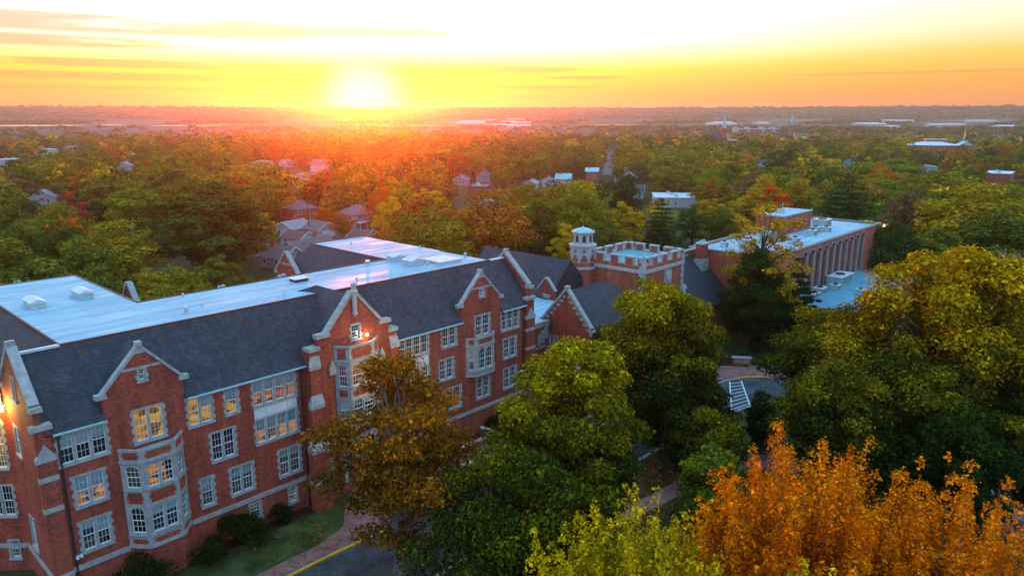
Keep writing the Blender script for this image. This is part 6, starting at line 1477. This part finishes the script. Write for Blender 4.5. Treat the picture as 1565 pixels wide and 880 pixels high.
# belts of wood on the far plain and the skyline hills
LP, LT, LS, LC = [], [], [], []
for k in range(7500):
    u = rs.random(); a = YAW - rs.uniform(-.70, .70)
    if u < .30: d = rs.uniform(1420, 1800)
    elif u < .45: d = rs.normal(2150, 40)
    elif u < .60: d = rs.normal(2450, 40)
    else: d = rs.uniform(2750, 3420)
    if .3 <= u < .6 and math.sin(a * 31 + d * .002) < -.2: continue
    if u < .3 and (a > YAW - .12 or rs.random() < .4) and rs.random() < .85: continue
    z = terr_h(d); q = rs.uniform(5, 8); n = 14
    p = rs.normal(0, 1, (n, 3)); p /= np.linalg.norm(p, axis=1)[:, None]; p[:, 2] = np.abs(p[:, 2]) * .62
    LP.append(np.array([CAM.x + d * math.cos(a), CAM.y + d * math.sin(a), z]) + p * q * np.array([1.3, 1.3, 1])); LT.append(rs.uniform(.1, .5, n)); LS.append(np.full(n, q * 1.25))
    LC.append(np.tile(np.array(TINT[('olive', 'green', 'dark', 'copper')[rs.integers(4)]]) * .8, (n, 1)))
wd2, n2 = wood('skyline_woodland', LP, LT, LS, LC)
tag(wd2, 'dim belts of wood on the far plain and along the skyline hills', 'woodland', kind='stuff')
# glossy strips standing in for mist bands, and pale sheds on the far plain
def polar(dist, px): 
    a = YAW - math.atan((px - 782.5) / 1138.0); return CAM.x + dist * math.cos(a), CAM.y + dist * math.sin(a)
m_, t_, o_ = new_mat('mist sheen'); principled(t_, o_, (.05, .06, .07), .12, .5); MAT['mist_strip'] = m_
for (pa, pb, d0, d1) in ((-60, 132, 1880, 2030), (145, 192, 1930, 2030), (225, 340, 1840, 1910), (300, 410, 1960, 2020), (555, 700, 1820, 1880), (690, 800, 1900, 1960), (880, 980, 1900, 1950)):
    b = MB(); n = 16
    for i in range(n):
        qa, qb = pa + (pb - pa) * i / n, pa + (pb - pa) * (i + 1) / n
        w0 = math.sin(math.pi * i / n) ** .5 if i else .1; w1 = math.sin(math.pi * (i + 1) / n) ** .5 if i + 1 < n else .1; dm = (d0 + d1) / 2; hw = (d1 - d0) / 2
        b.poly([(*polar(dd, qq), terr_h(dd) + 1.4) for dd, qq in ((dm - hw * w0, qa), (dm - hw * w1, qb), (dm + hw * w1, qb), (dm + hw * w0, qa))])
    tag(b.build('mist_strip', 'mist_strip'), kind='structure')
for k in range(20):
    px = rs.choice([rs.uniform(600, 830), rs.uniform(900, 1340), rs.uniform(640, 800), rs.uniform(1340, 1560)]); d = rs.uniform(1650, 2500); x, y = polar(d, px); w = rs.uniform(25, 75); z = terr_h(d) - 1
    T = thing('warehouse', (x, y, z), 'long pale shed far off on the plain below the skyline', 'warehouse', 'pale sheds on the far plain', YAW + math.pi / 2 + rs.uniform(-.3, .3))
    b = MB(); b.box(-w / 2, -15, 0, w / 2, 15, 6); b.build('wall', 'wall_white', T); b = MB(); b.prism([(-w / 2 - .5, -15.6, 6), (-w / 2 - .5, 15.6, 6), (-w / 2 - .5, 0, 8)], [(w / 2 + .5, -15.6, 6), (w / 2 + .5, 15.6, 6), (w / 2 + .5, 0, 8)]); b.build('roof', 'roof_white', T)

# ================================================================ houses of the town
def house(x, y, w, d, e, h, rot, style, wl, rf, lab):
    nm = {'flat': 'flat_roofed_building'}.get(style, 'garage' if 'garage' in lab else 'house')
    T = thing(nm, (x, y, 0), lab, 'building' if style == 'flat' else 'garage' if nm == 'garage' else 'house', None, R(rot))
    wm, rm = 'wall_' + wl, 'roof_' + rf; hw, hd = w / 2, d / 2
    b = MB()
    if style == 'flat':
        b.box(-hw, -hd, 0, hw, hd, h - .3); b.build('wall', wm, T)
        b = MB(); b.box(-hw - .2, -hd - .2, h - .3, hw + .2, hd + .2, h); b.build('roof', rm, T)
        for k in range(3): 
            b = MB(); q = -hw * .6 + k * hw * .6; b.box(q - .6, -1 + k * 1.2, h, q + .6, .2 + k * 1.2, h + .9); b.build('rooftop_box', 'unit', T)
    else:
        b.box(-hw, -hd, 0, hw, hd, e)
        if style in ('gable', 'cross'):
            for sx in (-hw, hw - .15): b.prism([(sx, -hd, e), (sx, hd, e), (sx, 0, h - .15)], [(sx + .15, -hd, e), (sx + .15, hd, e), (sx + .15, 0, h - .15)])
        b.build('wall', wm, T); b = MB()
        k = (h - e) / hd; ov = .45
        if style == 'hip':
            rl = max(.3, hw - hd)
            for s in (-1, 1):
                b.slab([(-hw - ov, s * (hd + ov), e - k * ov), (hw + ov, s * (hd + ov), e - k * ov), (rl, 0, h), (-rl, 0, h)], .15); b.slab([(s * (hw + ov), -hd - ov, e - k * ov), (s * (hw + ov), hd + ov, e - k * ov), (s * rl, 0, h)], .15)
        else:
            for s in (-1, 1): b.slab([(-hw - ov, s * (hd + ov), e - k * ov), (hw + ov, s * (hd + ov), e - k * ov), (hw + ov, 0, h), (-hw - ov, 0, h)], .15)
            if style == 'cross':
                for cx in (-hw * .45,):
                    for s in (-1, 1): b.slab([(cx, -hd - 2.6, h - .3), (cx, 0, h - .3), (cx + s * 3.4, 0, e - .2), (cx + s * 3.4, -hd - 2.6, e - .2)], .15)
        b.build('roof', rm, T)
        if style == 'cross':
            b = MB(); cx = -hw * .45; b.prism([(cx - 3, -hd - 2.2, 0), (cx + 3, -hd - 2.2, 0), (cx + 3, -hd - 2.2, e), (cx, -hd - 2.2, h - .5), (cx - 3, -hd - 2.2, e)], [(cx - 3, -hd, 0), (cx + 3, -hd, 0), (cx + 3, -hd, e), (cx, -hd, h - .5), (cx - 3, -hd, e)]); b.build('wall', wm, T)
            b = MB()
            for s in (-1, 1): b.slab([(cx, -hd - 2.7, h - .22), (cx, -hd - 2.62, h - .22), (cx + s * 3.5, -hd - 2.62, e - .14), (cx + s * 3.5, -hd - 2.7, e - .14)], .3)
            b.build('verge_board', 'white', T)
        if style == 'gable':
            b = MB()
            for sx in (-hw - ov - .06, hw + ov):
                for s in (-1, 1): b.prism([(sx, s * (hd + ov), e - k * ov - .2), (sx, s * (hd + ov), e - k * ov + .03), (sx, 0, h + .03), (sx, 0, h - .2)], [(sx + .06, s * (hd + ov), e - k * ov - .2), (sx + .06, s * (hd + ov), e - k * ov + .03), (sx + .06, 0, h + .03), (sx + .06, 0, h - .2)])
            b.build('verge_board', 'white', T)
        if nm == 'house':
            b = MB(); b.box(hw * .4, .3, h - 1.4, hw * .4 + .8, 1.0, h + 1.0); b.build('chimney', 'brick2', T)
        if 'porch' in lab:
            b = MB(); b.box(-hw - .2, -hd - 2.0, 2.7, hw * .2, -hd, 2.95); b.build('porch_roof', 'roof_white', T)
            for q in (-hw, -hw * .4, hw * .1): b = MB(); b.box(q - .08, -hd - 1.9, 0, q + .08, -hd - 1.74, 2.7); b.build('porch_post', 'white', T)
    st = 2 if e > 4.6 else 1
    for s_, ln in ((-1, w), (1, w)):
        for fl in range(st):
            z = 1.0 + 2.7 * fl; nw = max(1, int(ln / 3.2))
            for k in range(nw):
                q = -ln / 2 + (k + .5) * ln / nw
                if nm == 'garage' and s_ < 0: continue
                if z + 1.4 > (h - .4 if style == 'flat' else e): continue
                b = MB(); b.box(q - .55, min(s_ * hd, s_ * (hd + .05)), z, q + .55, max(s_ * hd, s_ * (hd + .05)), z + 1.3); f_ = b.build('window', 'white', T)
                b = MB(); b.box(q - .45, min(s_ * (hd + .05), s_ * (hd + .06)), z + .1, q + .45, max(s_ * (hd + .05), s_ * (hd + .06)), z + 1.2); b.build('pane', 'glassd', f_)
    for sx in (-1, 1):
        for fl in range(st):
            z = 1.0 + 2.7 * fl
            for q in ((-d * .22, d * .22) if d > 5 and style != 'flat' else (0,)):
                if nm == 'garage' and sx < 0: continue
                if z + 1.4 > h - .4: continue
                b = MB(); b.box(min(sx * hw, sx * (hw + .05)), q - .5, z, max(sx * hw, sx * (hw + .05)), q + .5, z + 1.3); f_ = b.build('window', 'white', T)
                b = MB(); b.box(min(sx * (hw + .05), sx * (hw + .06)), q - .4, z + .1, max(sx * (hw + .05), sx * (hw + .06)), q + .4, z + 1.2); b.build('pane', 'glassd', f_)
    if nm == 'garage':
        b = MB(); b.box(-hw - .06, -hd * .7, .05, -hw, hd * .7, 2.2); b.build('garage_door', 'teal' if 'teal' in lab or 'small' in lab else 'white', T)
        b = MB(); b.box(-hw * .7, -hd - .06, .05, hw * .7, -hd, 2.2); b.build('garage_door', 'teal' if 'teal' in lab or 'small' in lab else 'white', T)
    else: b = MB(); b.box(hw * .3 - .5, -hd - .06, 0, hw * .3 + .5, -hd, 2.1); b.build('door', 'dark', T)
    return T
for hh in HOUSES: house(*hh)
sheet('driveway', [(96, 108), (120, 138), (124, 134), (118, 122), (112, 108)], 'kerb', .02); sheet('yard_path', [(104, 118), (118, 150), (122, 150), (110, 118)], 'asphalt', .016)
# the far street with its car
d_ = (S1 - S0).normalized(); n_ = Vector((-d_.y, d_.x)) * 3.1
MAT['street'] = mat_noise('worn street', (.075, .08, .085), (.12, .125, .13), .3, .85, .2)
Sa = S0 + d_ * 36; sheet('street', [(Sa - n_)[:], (S1 - n_)[:], (S1 + n_)[:], (Sa + n_)[:]], 'street', .02)
p_ = S0 + d_ * 105; cr_ = thing('parked_car', (p_.x - n_.x * .55, p_.y - n_.y * .55, .02), 'dark car driving on the far street', 'car', None, math.atan2(d_.y, d_.x))
b = MB(); b.prism([(-2.1, -.85, .35), (2.1, -.85, .35), (2.15, -.85, .75), (1.1, -.85, .9), (-2.0, -.85, .95), (-2.15, -.85, .7)], [(-2.1, .85, .35), (2.1, .85, .35), (2.15, .85, .75), (1.1, .85, .9), (-2.0, .85, .95), (-2.15, .85, .7)]); b.build('body', 'dark', cr_)
b = MB(); b.prism([(-1.8, -.75, .93), (1.0, -.75, .9), (.35, -.65, 1.42), (-1.3, -.65, 1.45)], [(-1.8, .75, .93), (1.0, .75, .9), (.35, .65, 1.42), (-1.3, .65, 1.45)]); b.build('cabin', 'glassd', cr_)
for sx in (-1.3, 1.3):
    for sy in (-.82, .82): b = MB(); b.tube([(sx, sy - .1, .33), (sx, sy + .1, .33)], [.33, .33], 10); b.build('wheel', 'dark', cr_)
def pole(x, y, h, lab, arm=True):
    T = thing('utility_pole', (x, y, 0), lab, 'utility pole')
    b = MB(); b.tube([(0, 0, 0), (0, 0, h)], [.17, .12], 7); b.build('post', 'bark' if arm else 'zinc', T)
    b = MB(); b.box(-1.2, -.06, h - .9, 1.2, .06, h - .75); b.build('crossarm', 'bark' if arm else 'zinc', T)
    for q in (-1, -.4, .4, 1): b = MB(); b.lathe([(.04, 0), (.06, .1), (.03, .18)], (q, 0, h - .75), 6); b.build('insulator', 'white', T)
pole(108, 141, 11.5, 'brown utility pole between the white garages'); pole(308, 161, 11, 'pale utility pole beside the far street', False); pole(205, 170, 11, 'utility pole among trees right of the round green treetop')

# ================================================================ churches and blocks on the edge of town
def church(x, y, lab, hb, rb, ht, hs, w, wl='brick2', nave=True, rz=0.0, nm='church'):
    T = thing(nm, (x, y, 0), lab, 'church', None, rz)
    if nave:
        b = MB(); b.box(-9, 2, 0, 9, 30, hb); b.prism([(-9, 2, hb), (9, 2, hb), (0, 2, rb)], [(-9, 2.5, hb), (9, 2.5, hb), (0, 2.5, rb)]); b.build('wall', wl, T)
        b = MB()
        for s in (-1, 1): b.slab([(0, 1.4, rb + .3), (0, 30.5, rb + .3), (s * 9.8, 30.5, hb - .5), (s * 9.8, 1.4, hb - .5)], .3)
        b.build('roof', 'roof_dark', T)
        b = MB()
        for s in (-1, 1): b.slab([(0, .9, rb + .5), (0, 1.4, rb + .5), (s * 10, 1.4, hb - .4), (s * 10, .9, hb - .4)], .6)
        b.build('verge_board', 'white', T)
        for q in (-4.5, 0, 4.5): b = MB(); b.box(q - .7, 1.9, 4, q + .7, 2.0, 9); b.build('window', 'glassd', T)
    tx = -4 if nave else 0; ty = 6 if nave else 0
    b = MB(); b.box(tx - w, ty - w, 0, tx + w, ty + w, ht); t_ = b.build('bell_tower', wl, T)
    b = MB(); b.box(tx - w - .3, ty - w - .3, ht, tx + w + .3, ty + w + .3, ht + .8); b.build('cornice', 'stone_w', t_)
    for q in (-.45, .45): b = MB(); b.box(tx + q * w - .5, ty - w - .06, ht - 5, tx + q * w + .5, ty - w, ht - 1.5); b.box(tx - w - .06, ty + q * w - .5, ht - 5, tx - w, ty + q * w + .5, ht - 1.5); b.build('louvre', 'dark', t_)
    for sx in (-1, 1):
        for sy in (-1, 1): b = MB(); b.lathe([(.7, 0), (.6, 2.2), (.02, 5)], (tx + sx * (w - .3), ty + sy * (w - .3), ht + .8), 6); b.build('pinnacle', 'roof_dark', T)
    b = MB(); b.lathe([(w * .95, 0), (w * .55, (hs - ht) * .3), (w * .25, (hs - ht) * .68), (.05, hs - ht)], (tx, ty, ht + .8), 8); b.build('spire', 'roof_teal' if wl != 'wall_white' else 'lamp_gold', T)
    b = MB(); b.box(tx - .12, ty - .12, hs, tx + .12, ty + .12, hs + 3); b.box(tx - .8, ty - .1, hs + 1.7, tx + .8, ty + .1, hs + 1.95); b.build('cross', 'zinc', T)
m_, t_, o_ = new_mat('gilded steeple'); principled(t_, o_, (.75, .42, .08), .35, .5, .4); MAT['lamp_gold'] = m_
church(883, 395, 'red brick church with tall dark spire on the skyline', 9, 19, 23, 43, 3.6, rz=R(40))
church(1087, 390, 'slender brick church tower with pointed spire, right of the long pale block', 9, 15, 26, 44, 2.9, rz=R(30))
church(891, 121, 'small white steeple with golden tip among trees at far right', 5, 9, 12, 27, 2.0, 'wall_white', rz=R(-10))
def block(x, y, w, d, h, rz, lab, wm, nst, roofm='roof_white', nm='apartment_block', cat='building'):
    T = thing(nm, (x, y, 0), lab, cat, None, rz)
    b = MB(); b.box(-w / 2, -d / 2, 0, w / 2, d / 2, h); b.build('wall', wm, T); b = MB(); b.box(-w / 2 - .4, -d / 2 - .4, h, w / 2 + .4, d / 2 + .4, h + .7); b.build('roof', roofm, T)
    nb = int(w / 6)
    for f in range(nst):
        for k in range(nb):
            q = -w / 2 + (k + .5) * w / nb; z = 1.2 + f * (h - 1) / nst; b = MB(); b.box(q - 1.5, -d / 2 - .1, z, q + 1.5, -d / 2, z + 1.7); b.build('window', 'glassd', T)
    return T
B_ = block(1266, 534, 84, 18, 17, YAW - math.pi / 2 + .15, 'long pale brick apartment block between the two church spires', 'wall_brick', 4)
for q in (-40, -18, 10, 30): b = MB(); b.box(q - 2.5, -9.6, 12, q + 2.5, 5, 21); b.build('stair_tower', 'wall_white', B_)
block(1200, 470, 40, 16, 9, YAW - math.pi / 2, 'white low building in front of the long pale block', 'wall_white', 2, nm='flat_roofed_building')
block(905, 410, 34, 14, 7, YAW - math.pi / 2 - .1, 'low white roofed building at the foot of the red brick church', 'wall_brick', 1, nm='flat_roofed_building')
block(1010, 335, 30, 12, 9, YAW - math.pi / 2 - .2, 'red brick flat building right of the slender church tower', 'wall_brick', 2, nm='flat_roofed_building')
# the round fronted brick hall
T = thing('round_fronted_hall', (831, 143, 0), 'brick hall with curved front and broad white roof at right distance', 'building', None, YAW - math.pi / 2 - .25)
def arcp(r, z): return [(r * math.cos(a) * 1.25, r * math.sin(a) * .8, z) for a in np.linspace(math.pi, 2 * math.pi, 15)] + [(r * 1.25, 9, z), (-r * 1.25, 9, z)]
b = MB(); b.prism(arcp(19, 0), arcp(19, 9.2)); b.build('wall', 'wall_brick', T)
b = MB(); p0, p1 = arcp(19.8, 9.2), arcp(6, 12.4); n = len(p0); b.add(p0 + p1, [(i, (i + 1) % n, n + (i + 1) % n, n + i) for i in range(n)] + [tuple(range(n, 2 * n)), tuple(range(n))]); b.build('roof', 'roof_white', T)
for k in range(15):
    a = math.pi + math.pi * (k + .5) / 15; x, y = 19 * math.cos(a) * 1.25, 19 * math.sin(a) * .8
    for z in (2.4, 6.0): b = MB(); b.box(x * 1.004 - .5, y * 1.004 - .25, z, x * 1.004 + .5, y * 1.004 + .25, z + 1.8); b.build('window', 'glassd', T)
b = MB(); b.box(-6, 3, 9, 14, 12, 14.5); b.build('stage_tower', 'wall_brick', T); b = MB(); b.box(-6.3, 2.7, 14.5, 14.3, 12.3, 15); b.build('roof', 'roof_white', T)
b = MB(); b.prism([(22, -4, 9), (36, -4, 9), (29, -4, 13)], [(22, 10, 9), (36, 10, 9), (29, 10, 13)]); b.build('roof', 'roof_teal', T); b = MB(); b.box(22.4, -3.6, 0, 35.6, 9.6, 9); b.build('wall', 'wall_brick', T)

# ================================================================ haze
b = MB(); b.box(-3720 + CAM.x, -3720 + CAM.y, -1.2, 3720 + CAM.x, 3720 + CAM.y, 112)
m = bpy.data.materials.new('haze'); m.use_nodes = True; t = m.node_tree; t.nodes.clear()
o = N(t, 'ShaderNodeOutputMaterial'); v = N(t, 'ShaderNodeVolumePrincipled'); v.inputs['Color'].default_value = (.90, .84, .86, 1); v.inputs['Density'].default_value = HAZE_DENSITY = 1.7e-4; v.inputs['Anisotropy'].default_value = .905
t.links.new(v.outputs[0], o.inputs['Volume']); MAT['haze'] = m
hz = tag(b.build('haze', 'haze'), kind='stuff')
